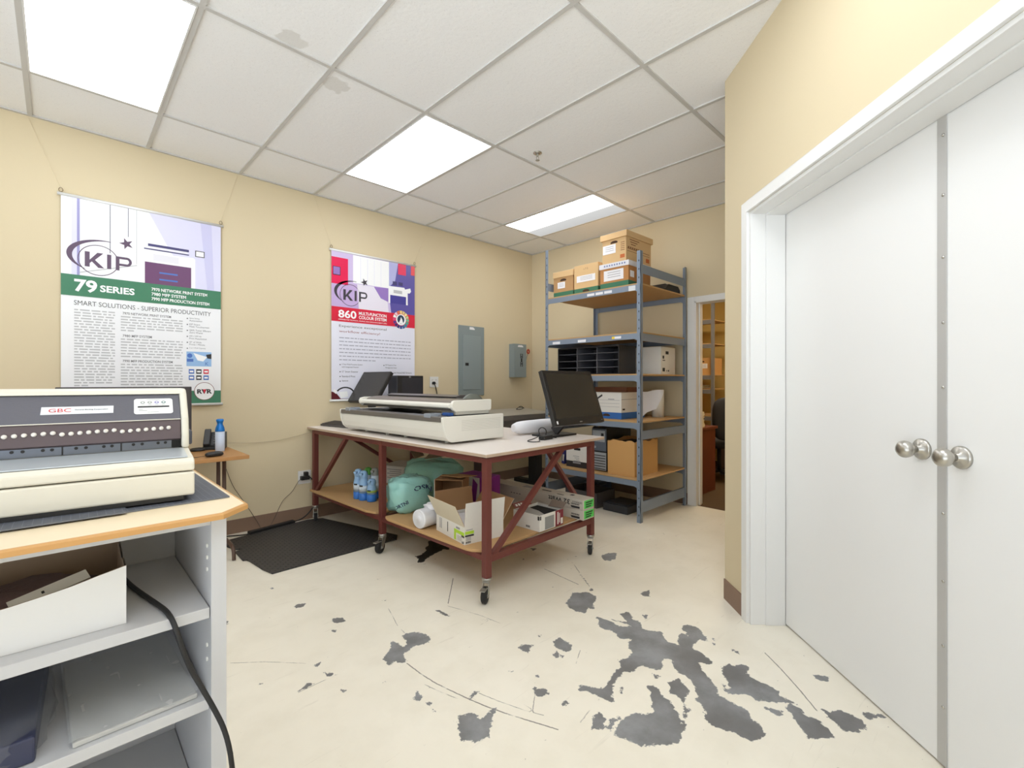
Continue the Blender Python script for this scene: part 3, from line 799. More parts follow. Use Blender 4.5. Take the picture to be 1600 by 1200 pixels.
# ---- monitors
def monitor(name, label, center_b, w, h, tilt, z0, base_z, face, rim=0.02, chin=0.0, base=None, group=None, logo=True, stand_back=0.16):
    """local: screen faces -Y, bottom edge centre above the origin"""
    o = thing(name, label, 'monitor', (center_b[0], center_b[1], base_z), face, group)
    M = Matrix.Translation((0, 0, z0 - base_z)) @ Matrix.Rotation(-tilt, 4, 'X')
    s = MB(); s.box(-w / 2, w / 2, 0.0, 0.035, 0, h, 0, M)
    s.prism([(-w / 2 + 0.05, 0.05), (w / 2 - 0.05, 0.05), (w / 2 - 0.08, h - 0.06), (-w / 2 + 0.08, h - 0.06)], -0.055, -0.034, 0, M @ Matrix.Rotation(PI / 2, 4, 'X'))
    hs = s.build('housing', black_plastic, o, bevel=0.004)
    MB().box(-w / 2 + rim, w / 2 - rim, -0.0012, 0.001, rim + chin, h - rim, 0, M).build('screen', screen_glass, o)
    if logo:
        MB().box(-0.014, 0.014, -0.0015, 0, rim * .5, rim * .5 + 0.006, 0, M).build('badge', pm('badge_grey', (170, 168, 162), 0.5), hs)
        d = MB().box(w / 2 - 0.035, w / 2 - 0.02, -0.0015, 0, rim * .6, rim * .6 + 0.003, 0, M)
        d.build('indicator', pm('badge_grey', (170, 168, 162), 0.5), hs)
    bx = base or (0.26, 0.19)
    st = MB()
    back = M @ Vector((0, 0.045, h * 0.32))
    st.bar((0, stand_back, 0.03), tuple(back), 0.075, 0.025, up=(1, 0, 0))
    st.build('stand_neck', dark_plastic, o, bevel=0.003)
    MB().box(-bx[0] / 2, bx[0] / 2, stand_back - bx[1] / 2, stand_back + bx[1] / 2, 0, 0.014).build('stand_base', black_plastic, o, bevel=0.005)
    return o
p = TL(0.375, 2.12, 0)
monitor('computer_monitor', 'tilted black monitor behind the left end of the scanner, below the pink banner', p, 0.41, 0.34, 0.587, 1.078, TZ, TR - PI / 2 + 0.150, rim=0.014, chin=0.0, base=(0.22, 0.16), stand_back=0.16)
p = TL(1.0, 0.055, 0)
mr = monitor('computer_monitor', 'black touch monitor tilted back at the right end of the work table, beside an adapter', p, 0.58, 0.41, 0.332, 0.956, TZ, TR - 0.03, rim=0.028, chin=0.024, base=(0.30, 0.20), stand_back=0.26)
MB().box(-0.272, -0.258, -0.0018, 0.0, 0.012, 0.034, 0, Matrix.Translation((0, 0, 0.956 - TZ)) @ Matrix.Rotation(-0.332, 4, 'X')).build('sticker', paper, mr)

# ---- computer tower behind the scanner
ct = thing('computer_tower', 'black computer tower standing behind the scanner, by the wall outlet', 'computer', TL(0.83, 2.06, TZ), TR)
MB().box(-0.15, 0.15, -0.08, 0.08, 0.0, 0.474).build('case', black_plastic, ct, bevel=0.005)
MB().box(-0.156, -0.1495, -0.078, 0.078, 0.01, 0.468).build('front_panel', pm('tower_front', (72, 72, 78), 0.4), ct, bevel=0.003)
sp_ = MB().box(-0.10, 0.135, -0.0815, -0.0795, 0.02, 0.452)
sp_.build('side_panel', pm('tower_side', (44, 44, 50), 0.35), ct)
MB().box(-0.02, 0.0, -0.083, -0.0795, 0.452, 0.470).build('latch', grey_plastic, ct)

# ---- keyboard at the far end
kb = thing('keyboard', 'black keyboard at the left end of the work table', 'keyboard', TL(0.22, 2.20, TZ), TR + PI / 2 + 0.12)
KM = Matrix.Translation((0, 0, 0.012)) @ Matrix.Rotation(-0.15, 4, 'X')
MB().box(-0.22, 0.22, -0.075, 0.075, 0.0, 0.016, 0, KM).build('case', pm('keyboard_case', (74, 70, 70), 0.5), kb, bevel=0.004)
for x in (-0.18, 0.18): MB().box(x - 0.012, x + 0.012, -0.066, -0.056, 0.0, 0.021).build('foot', black_plastic, kb)
ks = MB()
for i in range(15):
    for j in range(5):
        x = -0.207 + i * 0.0278; y = -0.064 + j * 0.0262
        ks.box(x, x + 0.024, y, y + 0.022, 0.0155, 0.021, 0, KM)
ks.build('keys', pm('keys', (58, 54, 55), 0.5), kb)

# ---- paper roll, adapter, cables
pr = MB()
pa = Vector(TL(0.79, 0.545, TZ + 0.055)); pb_ = Vector(TL(1.20, 0.455, TZ + 0.060))
dv = (pb_ - pa)
pr.tube([pa + dv * k / 10.0 for k in range(11)], [0.030, 0.046, 0.050, 0.052, 0.053, 0.054, 0.055, 0.055, 0.055, 0.055, 0.055], 0, 20)
tag(pr.build('paper_roll', paper), 'rolled sheet of white plan paper lying behind the touch monitor', 'paper roll')
ad = thing('power_adapter', 'small black adapter brick with looped cables on the right of the work table', 'adapter', TL(0.765, 0.20, TZ), TR + 0.1)
MB().box(-0.055, 0.055, -0.025, 0.025, 0.0, 0.028).build('brick', black_plastic, ad, bevel=0.004)
cb = MB()
cb.tube([(-0.055, 0, 0.012), (-0.10, -0.01, 0.010), (-0.15, -0.055, 0.004), (-0.21, -0.03, 0.004), (-0.18, 0.04, 0.004), (-0.08, 0.06, 0.004), (0.0, 0.05, 0.02), (-0.03, 0.045, 0.07), (0.02, 0.045, 0.085), (0.07, 0.04, 0.06), (0.075, 0.05, 0.02)], 0.0032, n=6, smooth_path=2)
cb.tube([(0.055, 0, 0.012), (0.09, -0.01, 0.006), (0.11, -0.02, 0.004)], 0.003, n=6, smooth_path=2)
cb.build('cable', cord_black, ad)
MB().box(0.02, 0.055, 0.04, 0.056, 0.006, 0.018).build('plug', pm('plug_grey', (196, 196, 196), 0.5), ad)

# ================================================================ under the table
bottle_white = pm('bottle_white', (214, 226, 236), 0.25)
bottle_blue = pm('bottle_blue', (150, 188, 226), 0.25)
blue_band = pm('blue_band', (52, 120, 206), 0.35)
green_cap = pm('green_cap', (96, 168, 70), 0.35)
label_green = pm('label_green', (168, 196, 92), 0.5)
def spray(a, b, rot, bodymat, headmat, hgt, label, lab=None):
    o = thing('spray_bottle', label, 'spray bottle', TL(a, b, SZ), rot, 'spray bottles in the pack under the table')
    o.scale = (1.16, 1.16, 1.0)
    MB().lathe([(0.0, 0.0), (0.032, 0.0), (0.034, 0.004), (0.034, 0.06)], 0, 20).build('base_band', blue_band, o)
    MB().lathe([(0.034, 0.06), (0.034, hgt * 0.52), (0.033, hgt * 0.56), (0.028, hgt * 0.66), (0.026, hgt * 0.74), (0.0265, hgt * 0.76), (0.0, hgt * 0.76)], 0, 20).build('body', bodymat, o)
    h = MB(); h.lathe([(0.027, hgt * 0.745), (0.029, hgt * 0.80), (0.027, hgt * 0.9), (0.020, hgt * 0.97), (0.0, hgt)], 0, 18)
    h.box(-0.044, 0.0, -0.011, 0.011, hgt * 0.86, hgt * 0.93)
    h.build('spray_head', headmat, o, bevel=0.002)
    lb_ = MB(); lb_.lathe([(0.0345, 0.075), (0.0345, hgt * 0.50)], 0, 20)
    lb_.build('label', lab or bottle_white, o)
    MB().box(-0.0362, -0.033, -0.012, 0.012, hgt * 0.475, hgt * 0.52).build('print', ink, o)
BL = [(0.145, 1.735, bottle_blue, bottle_blue, 0.250, 'light blue spray bottle, leftmost of the pack on the lower board', None),
      (0.150, 1.652, bottle_blue, bottle_blue, 0.246, 'light blue spray bottle, second from left at the front of the pack', None),
      (0.175, 1.567, bottle_blue, bottle_blue, 0.186, 'short spray bottle with green label at the right of the pack', label_green),
      (0.236, 1.735, bottle_white, green_cap, 0.252, 'spray bottle with bright green head at the back of the pack', None),
      (0.245, 1.640, bottle_white, pm('cap_grey', (150, 150, 146), 0.4), 0.258, 'white spray bottle with grey head, partly behind the table leg', None)]
for a, b, m1, m2, hg, lab, lm in BL:
    spray(a, b, TR + 0.5, m1, m2, hg, lab, lm)

def TM(a, b, z, r=0.0):
    return Matrix.Translation(TL(a, b, z)) @ Matrix.Rotation(TR + r, 4, 'Z')

teal_card = pm('teal_card', (92, 160, 140), 0.6)
gb = thing('glove_box', 'white and teal carton behind the spray bottles under the table', 'box', TL(0.80, 2.08, SZ), TR + 0.35)
MB().box(-0.16, 0.16, -0.15, 0.15, 0.0, 0.17).build('carton', white_card, gb, bevel=0.002)
MB().box(-0.13, 0.1605, -0.1512, -0.1495, 0.0, 0.1705).build('teal_side', teal_card, gb)
pr = MB()
for k in range(6):
    pr.box(-0.1612, -0.1598, -0.11 + 0.004 * (k % 3), 0.06 - 0.03 * (k % 2), 0.135 - k * 0.020, 0.141 - k * 0.020)
pr.build('print', grey_ink, gb)

bag_teal = pm('teal_plastic', (122, 196, 180), 0.22, noise=(7.0, (168, 222, 214), 0.9), bump=(26.0, 1.0))
bag_green = pm('green_plastic', (116, 182, 156), 0.22, noise=(9.0, (156, 210, 192), 0.9), bump=(22.0, 1.0))
navy_print = pm('navy_print', (36, 52, 92), 0.5)
bg = thing('plastic_bag', 'teal plastic package with dark blue lettering under the table, beside the middle leg', 'bag', TL(0.235, 1.12, SZ), TR)
b_ = MB(); b_.blob((0, 0, 0.125), (0.155, 0.118, 0.135), 0, 5, 0.13, zmin=0.0, pw=0.6)
b_.build('package', bag_teal, bg)
from mathutils.bvhtree import BVHTree
bag_bvh = BVHTree.FromPolygons([Vector(v) for v in b_.v], b_.f)
def on_bag(t, o, ux, uy, h, w):
    l_ = MB(); l_.text(t, o, ux, uy, h, w, 0, 0.02)
    d = Vector((0.62, 0.78, 0.0)).normalized()
    for i, v in enumerate(l_.v):
        hit = bag_bvh.ray_cast(Vector(v) - d * 0.4, d)
        if hit[0] is not None: l_.v[i] = tuple(hit[0] - d * 0.004)
    l_.build('lettering', navy_print, bg)
on_bag('OSKI', (-0.035, -0.12, 0.165), (0.78, -0.62, 0.0), (0, 0, 1), 0.034, 0.13)
on_bag('ORTNI', (-0.135, -0.03, 0.035), (0.70, -0.56, 0.42), (-0.32, 0.25, 0.9), 0.028, 0.11)
g2 = MB(); g2.blob((0, 0, 0.15), (0.19, 0.27, 0.155), 0, 11, 0.08, zmin=0.0, pw=0.6)
tag(g2.build('plastic_bag', bag_green, None, TL(0.665, 1.38, SZ), TR), 'large translucent green bag lying behind the teal package under the table', 'bag')
cf = MB()
cf.box(-0.13, 0.13, -0.002, 0.002, 0, 0.09, 0, Matrix.Rotation(0.9, 4, 'X'))
cf.box(0.06, 0.24, -0.002, 0.002, 0, 0.10, 0, Matrix.Translation((0.02, -0.10, 0.0)) @ Matrix.Rotation(-0.4, 4, 'Z') @ Matrix.Rotation(0.8, 4, 'X'))
cf.box(-0.16, 0.02, -0.002, 0.002, 0, 0.08, 0, Matrix.Translation((0.0, 0.2, -0.01)) @ Matrix.Rotation(0.5, 4, 'Z') @ Matrix.Rotation(-0.6, 4, 'X'))
tag(cf.build('cardboard_scrap', pm('scrap_card', (140, 118, 92), 0.85), None, TL(0.68, 1.36, SZ + 0.325), TR), 'torn brown cardboard pieces lying on the green bag under the table', 'cardboard')

# open carton standing on its side
oc = thing('shipping_carton', 'open brown carton standing on its side, left of the white flap box', 'box', TL(0.40, 0.80, SZ), TR + 0.62)
c_ = MB()
c_.box(-0.10, 0.10, 0.10, 0.104, 0.0, 0.27, 1); c_.box(-0.10, 0.10, -0.104, -0.10, 0.0, 0.27, 1)
c_.box(-0.10, 0.10, -0.10, 0.10, 0.0, 0.004, 1); c_.box(-0.10, 0.10, -0.10, 0.10, 0.266, 0.27, 1)
c_.box(0.096, 0.10, -0.10, 0.10, 0.004, 0.266, 1)
c_.box(-0.104, 0.10, 0.1042, 0.1072, 0.0, 0.27, 0)
c_.build('carton', [white_card, kraft_inside], oc)
MB().box(-0.05, 0.13, -0.10, 0.10, -0.002, 0.002, 0, Matrix.Translation((-0.02, -0.03, 0.284)) @ Matrix.Rotation(0.10, 4, 'Y') @ Matrix.Rotation(-0.5, 4, 'Z')).build('flap', kraft, oc)
purple = pm('purple_card', (140, 42, 142), 0.55)
pb2 = thing('printed_box', 'purple and white printed box standing behind the open cartons', 'box', TL(0.70, 0.84, SZ), TR + 0.05)
MB().box(-0.09, 0.09, -0.15, 0.15, 0.0, 0.245).build('carton', purple, pb2, bevel=0.002)
MB().box(-0.0912, -0.0898, -0.10, 0.02, 0.02, 0.24).build('white_panel', white_card, pb2)
mk = MB()
mk.prism([(-0.02, 0.02), (0.03, 0.02), (0.05, 0.16), (0.0, 0.20)], -0.001, 0.001, 0, Matrix.Translation((-0.0920, -0.03, 0.03)) @ Matrix.Rotation(-PI / 2, 4, 'Z') @ Matrix.Rotation(PI / 2, 4, 'X'))
mk.build('logo_shape', purple, pb2)
bars = MB()
for k in range(3): bars.box(-0.0915, -0.0899, 0.05 + k * 0.012, 0.056 + k * 0.012, 0.06, 0.20)
bars.build('print', white_card, pb2)

# roll of white bags
rb = thing('bag_roll', 'thick white roll of plastic bags lying in front of the white flap box', 'roll', TL(0.012, 0.675, SZ + 0.064), TR + 0.10)
rr_ = MB(); RX = Matrix.Rotation(PI / 2, 4, 'Y')
rr_.lathe([(0.0, 0.0), (0.022, 0.001), (0.024, 0.006), (0.034, 0.002), (0.036, 0.005), (0.046, 0.001), (0.048, 0.004), (0.056, 0.0), (0.063, 0.004), (0.064, 0.012), (0.0635, 0.12), (0.062, 0.24), (0.055, 0.248), (0.0, 0.248)], 0, 40, RX)
rr_.build('roll', pm('white_film', (236, 236, 240), 0.35, bump=(30.0, 0.3)), rb)
MB().blob((0.15, 0.0, 0.055), (0.075, 0.06, 0.032), 0, 3, 0.12).build('loose_end', pm('white_film_loose', (240, 239, 244), 0.4, bump=(26.0, 0.4)), rb)

# white box with four raised flaps
lime = pm('lime_print', (176, 214, 60), 0.6)
wb = thing('flap_box', 'white copy paper box with raised flaps and lime green label under the table', 'box', TL(0.021, 0.215, SZ), TR - math.radians(10))
# local x: 0..0.29 (towards the right end), y: 0..0.36 (towards the wall)
wx, wy, wh_ = 0.285, 0.365, 0.105
c_ = MB(); th = 0.004
c_.box(0, th, 0, wy, 0, wh_, 0); c_.box(wx - th, wx, 0, wy, 0, wh_, 0)
c_.box(th, wx - th, 0, th, 0, wh_, 0); c_.box(th, wx - th, wy - th, wy, 0, wh_, 0); c_.box(th, wx - th, th, wy - th, 0, th, 0)
c_.build('carton', white_card, wb)
MB().box(0.012, wx - 0.012, 0.012, wy - 0.012, 0.005, 0.085).build('paper_stack', paper, wb)
def flap(axis, mat_out, mat_in, L, wid, ang, orgn, rz):
    f = MB()
    f.box(-0.0, wid, -0.002, 0.0, 0, L, 0); f.box(-0.0, wid, 0.0, 0.002, 0, L, 1)
    o = f.build('flap', [mat_out, mat_in], wb)
    o.matrix_local = Matrix.Translation(orgn) @ Matrix.Rotation(rz, 4, 'Z') @ Matrix.Rotation(ang, 4, 'X')
flap(0, white_card, kraft_inside, 0.148, wx, 0.12, (0, 0.002, wh_), 0)                           # near right side, white outside
flap(0, cream_card, kraft_inside, 0.148, wy, 0.45, (0.002, wy, wh_), -PI / 2)                    # left side
flap(0, cream_card, kraft_inside, 0.148, wx, 0.18, (wx, wy - 0.002, wh_), PI)                    # far side
flap(0, cream_card, kraft_inside, 0.148, wy, 0.62, (wx - 0.002, 0, wh_), PI / 2)                 # right back side
pl = MB(); pr2 = MB()
# left face (x=0): reads from +y to -y ; right face (y=0)
def lf(y0, y1, z0, z1, m): pl.box(-0.0012, 0.0002, y0, y1, z0, z1, m)
def rf(x0, x1, z0, z1, m): pr2.box(x0, x1, -0.0012, 0.0002, z0, z1, m)
lf(0.002, 0.125, 0.052, 0.072, 0); lf(0.10, 0.125, 0.006, 0.055, 0); lf(0.015, 0.10, 0.010, 0.044, 1)
lf(0.002, 0.035, 0.040, 0.052, 2); lf(0.055, 0.10, 0.078, 0.090, 3)
for k in range(4): lf(0.03, 0.085, 0.014 + k * 0.0075, 0.0175 + k * 0.0075, 3)
for k in range(5): lf(0.008 + k * 0.005, 0.0105 + k * 0.005, 0.004, 0.018, 2)
rf(0.004, 0.066, 0.060, 0.078, 0); rf(0.004, 0.066, 0.046, 0.056, 2)
for k in range(3): rf(0.010, 0.045, 0.024 + k * 0.0075, 0.0275 + k * 0.0075, 3)
for k in range(6): rf(0.010 + k * 0.006, 0.0135 + k * 0.006, 0.006, 0.018, 2)
rf(0.012, 0.058, 0.084, 0.088, 3)
for k in range(2): lf(0.29 + k * 0.018, 0.297 + k * 0.018, 0.03, 0.095, 3)
lf(0.205, 0.212, 0.03, 0.092, 2)
pl.build('printed_label', [lime, white_card, ink, grey_ink], wb)
pr2.build('printed_label', [lime, white_card, ink, grey_ink], wb)

# two long lamp cartons
tube_card = pm('tube_carton', (206, 198, 186), 0.8, noise=(5.0, (190, 182, 170), 0.6))
bright_green = pm('bright_green', (86, 206, 92), 0.6)
def tube_box(z, label, full):
    o = thing('lamp_tube_box', label, 'box', TL(0.918, -0.015, z), TR + 0.004 * full, 'long fluorescent tube cartons')
    MB().box(0, 0.135, 0, 1.22, 0, 0.0705).build('carton', tube_card, o, bevel=0.002)
    MB().box(0.012, 0.130, -0.0012, 0.0005, 0.008, 0.064).build('green_label', bright_green, o)
    p = MB()
    for k in range(3):
        p.box(0.03, 0.115 - 0.01 * k, -0.0022, -0.001, 0.046 - 0.015 * k, 0.054 - 0.015 * k, 0)
    # side print, upside down as the carton lies
    if full:
        p.text('32 Watt', (-0.0012, 0.115, 0.060), (0, 1, 0), (0, 0, -1), 0.036, 0.20, 0, 0.02)
        p.text('OCTRON ECO', (-0.0012, 0.010, 0.056), (0, 1, 0), (0, 0, -1), 0.012, 0.085, 0, 0.01)
        for k in range(4):
            p.box(-0.0012, 0.0002, 0.60 + 0.03 * k, 0.615 + 0.03 * k, 0.016, 0.021, 0)
        p.box(0.055, 0.075, 0.34, 0.43, 0.0703, 0.0715, 0)
        p.box(0.03, 0.045, 0.20, 0.26, 0.0703, 0.0715, 0); p.box(0.07, 0.10, 0.14, 0.17, 0.0703, 0.0715, 0)
        p.box(0.04, 0.10, 0.50, 0.62, 0.0703, 0.0710, 1)
    p2 = MB()
    p.prism([(0.03, 0.008), (0.10, 0.008), (0.11, 0.022), (0.03, 0.022)], 0, 0.0012, 0, Matrix(((0, 0, -1, 0), (1, 0, 0, 0), (0, 1, 0, 0), (0, 0, 0, 1))))
    for k in range(8):
        p.box(-0.0012, 0.0002, 0.035 + 0.009 * k, 0.040 + 0.009 * k, 0.030, 0.040, 0)
    p.build('print', [ink, grey_ink], o)
tube_box(SZ, 'long tube carton with green end label, lower of the two', 0)
tube_box(SZ + 0.0715, 'long tube carton marked 32 Watt, upper of the two with green end label', 1)

# small white box with a torn top
sb = thing('carton', 'small white carton with torn black opening and dark red print on the lower board', 'box', TL(0.515, 0.045, SZ), TR)
sx_, sy_, sz_ = 0.250, 0.235, 0.106
c_ = MB(); th = 0.003
c_.box(0, th, 0, sy_, 0, sz_, 0); c_.box(sx_ - th, sx_, 0, sy_, 0, sz_, 0); c_.box(th, sx_ - th, 0, th, 0, sz_, 0)
c_.box(th, sx_ - th, sy_ - th, sy_, 0, sz_, 0); c_.box(th, sx_ - th, th, sy_ - th, 0, th, 1)
c_.poly([(th, sy_ - th, sz_ - 0.001), (th, th, sz_ - 0.001), (0.055, th, sz_ - 0.002), (0.10, 0.09, sz_ - 0.003), (0.12, sy_ - th, sz_ - 0.001)], 2)
c_.box(th, sx_ - th, th, sy_ - th, 0.02, 0.088, 1)  # black block in the carton stands in for the shade inside it
c_.build('carton', [white_card, pm('shade_fill', (24, 22, 22), 0.9), pm('grey_card', (168, 164, 158), 0.8)], sb)
maroon_print = pm('maroon_print', (120, 36, 48), 0.6)
q = MB()
q.box(0.165, 0.2502, -0.0012, 0.0004, 0.0, sz_, 0); q.box(0.055, 0.150, -0.0012, 0.0004, 0.005, sz_ - 0.02, 1)
q.box(0.185, 0.196, -0.0020, -0.001, 0.012, 0.095, 2); q.box(0.205, 0.212, -0.0020, -0.001, 0.02, 0.085, 2); q.box(0.222, 0.244, -0.0020, -0.001, 0.008, 0.048, 2)
q.box(0.004, 0.016, -0.0012, 0.0004, 0.075, 0.100, 3); q.box(-0.0012, 0.0004, 0.0, 0.016, 0.075, 0.100, 3)
for k in range(4): q.box(-0.0012, 0.0004, 0.085 + k * 0.009, 0.090 + k * 0.009, 0.012, 0.026, 3)
q.build('print', [maroon_print, pm('grey_print', (142, 142, 140), 0.6), white_card, ink], sb)
fa = MB(); fa.box(0, 0.12, -0.0015, 0.0015, 0, 0.06, 0)
fo = fa.build('flap', pm('brown_flap', (120, 104, 92), 0.85), sb)
fo.matrix_local = Matrix.Translation((sx_ - 0.004, 0.0, sz_)) @ Matrix.Rotation(PI / 2 + 0.1, 4, 'Z') @ Matrix.Rotation(0.95, 4, 'X')
fb = MB(); fb.box(0, 0.17, -0.0015, 0.0015, 0, 0.045, 0)
for k in range(5): fb.box(0.02 + k * 0.026, 0.036 + k * 0.026, -0.0022, -0.001, 0.014, 0.032, 1)
fo = fb.build('flap', [pm('maroon_flap', (128, 74, 66), 0.8), white_card], sb)
fo.matrix_local = Matrix.Translation((0.02, sy_ - 0.001, sz_)) @ Matrix.Rotation(-0.9, 4, 'X')
# ================================================================ blue-grey steel shelving by the back wall
rack_steel = pm('rack_steel', (138, 151, 168), 0.42, 0.15, noise=(5.0, (128, 140, 156), 0.6))
rack_dark = pm('rack_slot', (40, 44, 50), 0.7)
board = pm('particle_board', (206, 168, 116), 0.75, noise=(14.0, (190, 150, 100), 0.7))
RX0, RX1, RY0, RY1 = 3.71, 4.605, 2.180, 3.315
rk = thing('steel_shelving', 'tall blue-grey steel shelving with five particle board shelves by the doorway', 'shelving', (RX0, RY0, 0))
rw, rd = RX1 - RX0, RY1 - RY0
pw_ = 0.038
for (x, y, sx_, sy_, h) in ((0, 0, 1, 1, 2.437), (0, rd, 1, -1, 2.66), (rw, 0, -1, 1, 2.437), (rw, rd, -1, -1, 2.437)):
    p_ = MB()
    p_.box(min(x, x + sx_ * pw_), max(x, x + sx_ * pw_), min(y, y + sy_ * 0.003), max(y, y + sy_ * 0.003), 0.004, h, 0)
    p_.box(min(x, x + sx_ * 0.003), max(x, x + sx_ * 0.003), min(y, y + sy_ * pw_), max(y, y + sy_ * pw_), 0.004, h, 0)
    p_.box(min(x, x + sx_ * pw_), max(x, x + sx_ * pw_), min(y, y + sy_ * pw_), max(y, y + sy_ * pw_), 0.0, 0.004, 0)
    k = 0.06
    while k < h - 0.03:
        p_.box(min(x - sx_ * 0.0006, x + sx_ * 0.001), max(x - sx_ * 0.0006, x + sx_ * 0.001), y + sy_ * 0.018 - 0.004, y + sy_ * 0.018 + 0.004, k, k + 0.016, 1)
        k += 0.076
    p_.build('post', [rack_steel, rack_dark], rk)
SHELF = [2.150, 1.712, 1.335, 0.905, 0.385]
for i, z in enumerate(SHELF):
    MB().box(0.004, rw - 0.004, 0.005, rd - 0.005, z - 0.013, z).build('shelf_board', board, rk, bevel=0.001)
    for x0, x1 in ((-0.0015, 0.0025), (rw - 0.0025, rw + 0.0015)):
        b_ = MB()
        b_.box(x0 - (0.001 if x0 < 0 else 0), x1, 0.004, rd - 0.004, z - 0.064, z - 0.0135)
        b_.box(min(x0, x0 + 0.02) if x0 < 0 else x1 - 0.022, x0 + 0.022 if x0 < 0 else x1, 0.004, rd - 0.004, z - 0.017, z - 0.0135)
        for y in (0.004, rd - 0.060):
            b_.prism([(0, -0.028), (0.056, 0.0), (0.056, 0.05), (0, 0.05)] if y < 0.1 else [(0, 0), (0.056, -0.028), (0.056, 0.05), (0, 0.05)], 0, 0.003, 0,
                     Matrix.Translation((x0 - 0.003, y, z - 0.064)) @ Matrix(((0, 0, 1, 0), (1, 0, 0, 0), (0, 1, 0, 0), (0, 0, 0, 1))))
        b_.build('beam', rack_steel, rk)
for z0, z1 in ((2.235, 2.315), (1.630, 1.700), (0.742, 0.822), (0.088, 0.188)):
    for y in (0.003, rd - 0.006):
        MB().box(0.0, rw, y, y + 0.003, z0, z1).box(0.0, rw, y, y + 0.012, z1 - 0.003, z1).build('side_brace', rack_steel, rk)
def rstick(y0, y1, z0, z1, m): MB().box(-0.0036, -0.0022, y0, y1, z0, z1).build('sticker', m, rk)
for yy in (0.30, 0.40, 0.50): rstick(yy, yy + 0.085, 2.098, 2.122, paper)
yel = pm('yellow_sticker', (244, 208, 60), 0.6)
rstick(0.20, 0.27, 1.662, 1.684, paper); rstick(0.27, 0.30, 1.662, 1.684, yel); rstick(0.60, 0.70, 1.655, 1.680, paper); rstick(0.93, 1.03, 1.655, 1.680, paper)
tape = pm('clear_tape', (226, 228, 230), 0.25)
MB().box(-0.005, -0.0035, 0.05, 0.12, 2.085, 2.13).build('tape', tape, rk)

def banker(name, loc, w, d, h, label, body, stripe=None, stripe_h=0.05, lid=None, lid_h=0.055, tag_rect=None, hole=True, rotz=0.0, group=None, extra=None, lid_g=0.006):
    """archive box: front faces -X, local x 0..d, y -w/2..w/2"""
    o = thing(name, label, 'box', loc, rotz, group)
    m = [body, stripe or body]
    b_ = MB()
    if stripe:
        b_.box(0, d, -w / 2, w / 2, 0, stripe_h, 1)
        b_.box(0, d, -w / 2, w / 2, stripe_h, h, 0)
    else:
        b_.box(0, d, -w / 2, w / 2, 0, h, 0)
    b_.build('carton', m, o)
    if lid:
        g = lid_g
        l_ = MB().box(-g, d + g, -w / 2 - g, w / 2 + g, h - lid_h, h + 0.004, 0)
        l_.build('lid', lid, o, bevel=0.002)
    if hole:
        z = (h - lid_h - 0.035) if lid else h - 0.06
        hp = []
        for k in range(13):
            an = PI * k / 12
            hp.append((0.042 * math.cos(an), 0.018 * math.sin(an)))
        hp += [(-0.042, 0.0), (-0.036, -0.006), (0.036, -0.006)]
        if hole == 'low': z = 0.030
        MB().prism(hp, 0.0, 0.0012, 0, Matrix.Translation((0.0, 0, z)) @ Matrix(((0, 0, -1, 0), (-1, 0, 0, 0), (0, 1, 0, 0), (0, 0, 0, 1)))).build('handle_hole', pm('hole_dark', (70, 50, 36), 0.9), o)
    if tag_rect:
        y0, y1, z0, z1 = tag_rect
        t_ = MB().box(-0.0022, -0.0008, y0, y1, z0, z1, 0)
        for k in range(3):
            t_.box(-0.0026, -0.0020, y0 + (y1 - y0) * .15, y1 - (y1 - y0) * .2, z1 - (z1 - z0) * (0.25 + 0.22 * k), z1 - (z1 - z0) * (0.20 + 0.22 * k), 1)
        t_.build('paper_label', [paper, grey_ink], o)
    if extra:
        extra(o)
    return o
G = 'archive boxes on the top shelf'
z1 = SHELF[0] + 0.0005
light_kraft = pm('light_kraft', (222, 188, 140), 0.85, noise=(7.0, (212, 176, 126), 0.6))
banker('archive_box', (3.80, 3.145, z1), 0.262, 0.40, 0.275, 'kraft archive box with green base, leftmost on the top shelf', kraft, green_print, 0.062, light_kraft, 0.058, (-0.025, 0.075, 0.10, 0.165), group=G)
def b2x(o):
    MB().text('v 7 5', (-0.0012, 0.03, 0.245), (0, -1, 0), (0, 0, 1), 0.018, 0.055, 0, 0.0).build('pen_marks', pm('pen', (120, 90, 70), 0.8), o)
banker('archive_box', (3.80, 2.850, z1), 0.295, 0.40, 0.298, 'kraft archive box without lid overlap, second from left on the top shelf', light_kraft, green_print, 0.062, None, 0, (-0.115, 0.115, 0.125, 0.190), 'low', group=G, extra=b2x)
def b3x(o):
    g = 0.0075
    t_ = MB().box(-g, 0.40 + g, -0.1575 - g, 0.1575 + g, 0.205, 0.252)
    t_.build('white_tape_band', pm('tape_white', (226, 226, 232), 0.3), o)
    q_ = MB()
    for k in range(9): q_.box(-g - 0.0008, -g + 0.0004, -0.13 + k * 0.028, -0.115 + k * 0.028, 0.222, 0.238)
    q_.build('blue_print', pm('faint_blue', (120, 132, 176), 0.6), o)
    MB().box(0.03, 0.10, -0.1585, -0.1572, 0.10, 0.16).box(0.16, 0.24, -0.1585, -0.1572, 0.085, 0.11).build('paper_label', paper, o)
ob3 = pm('orange_kraft', (196, 142, 88), 0.85, noise=(7.0, (184, 130, 78), 0.6))
banker('archive_box', (3.80, 2.518, z1), 0.315, 0.40, 0.250, 'kraft archive box with white taped rim, under the topmost box', ob3, green_print, 0.066, None, 0, (-0.105, 0.115, 0.085, 0.185), False, group=G, extra=b3x)
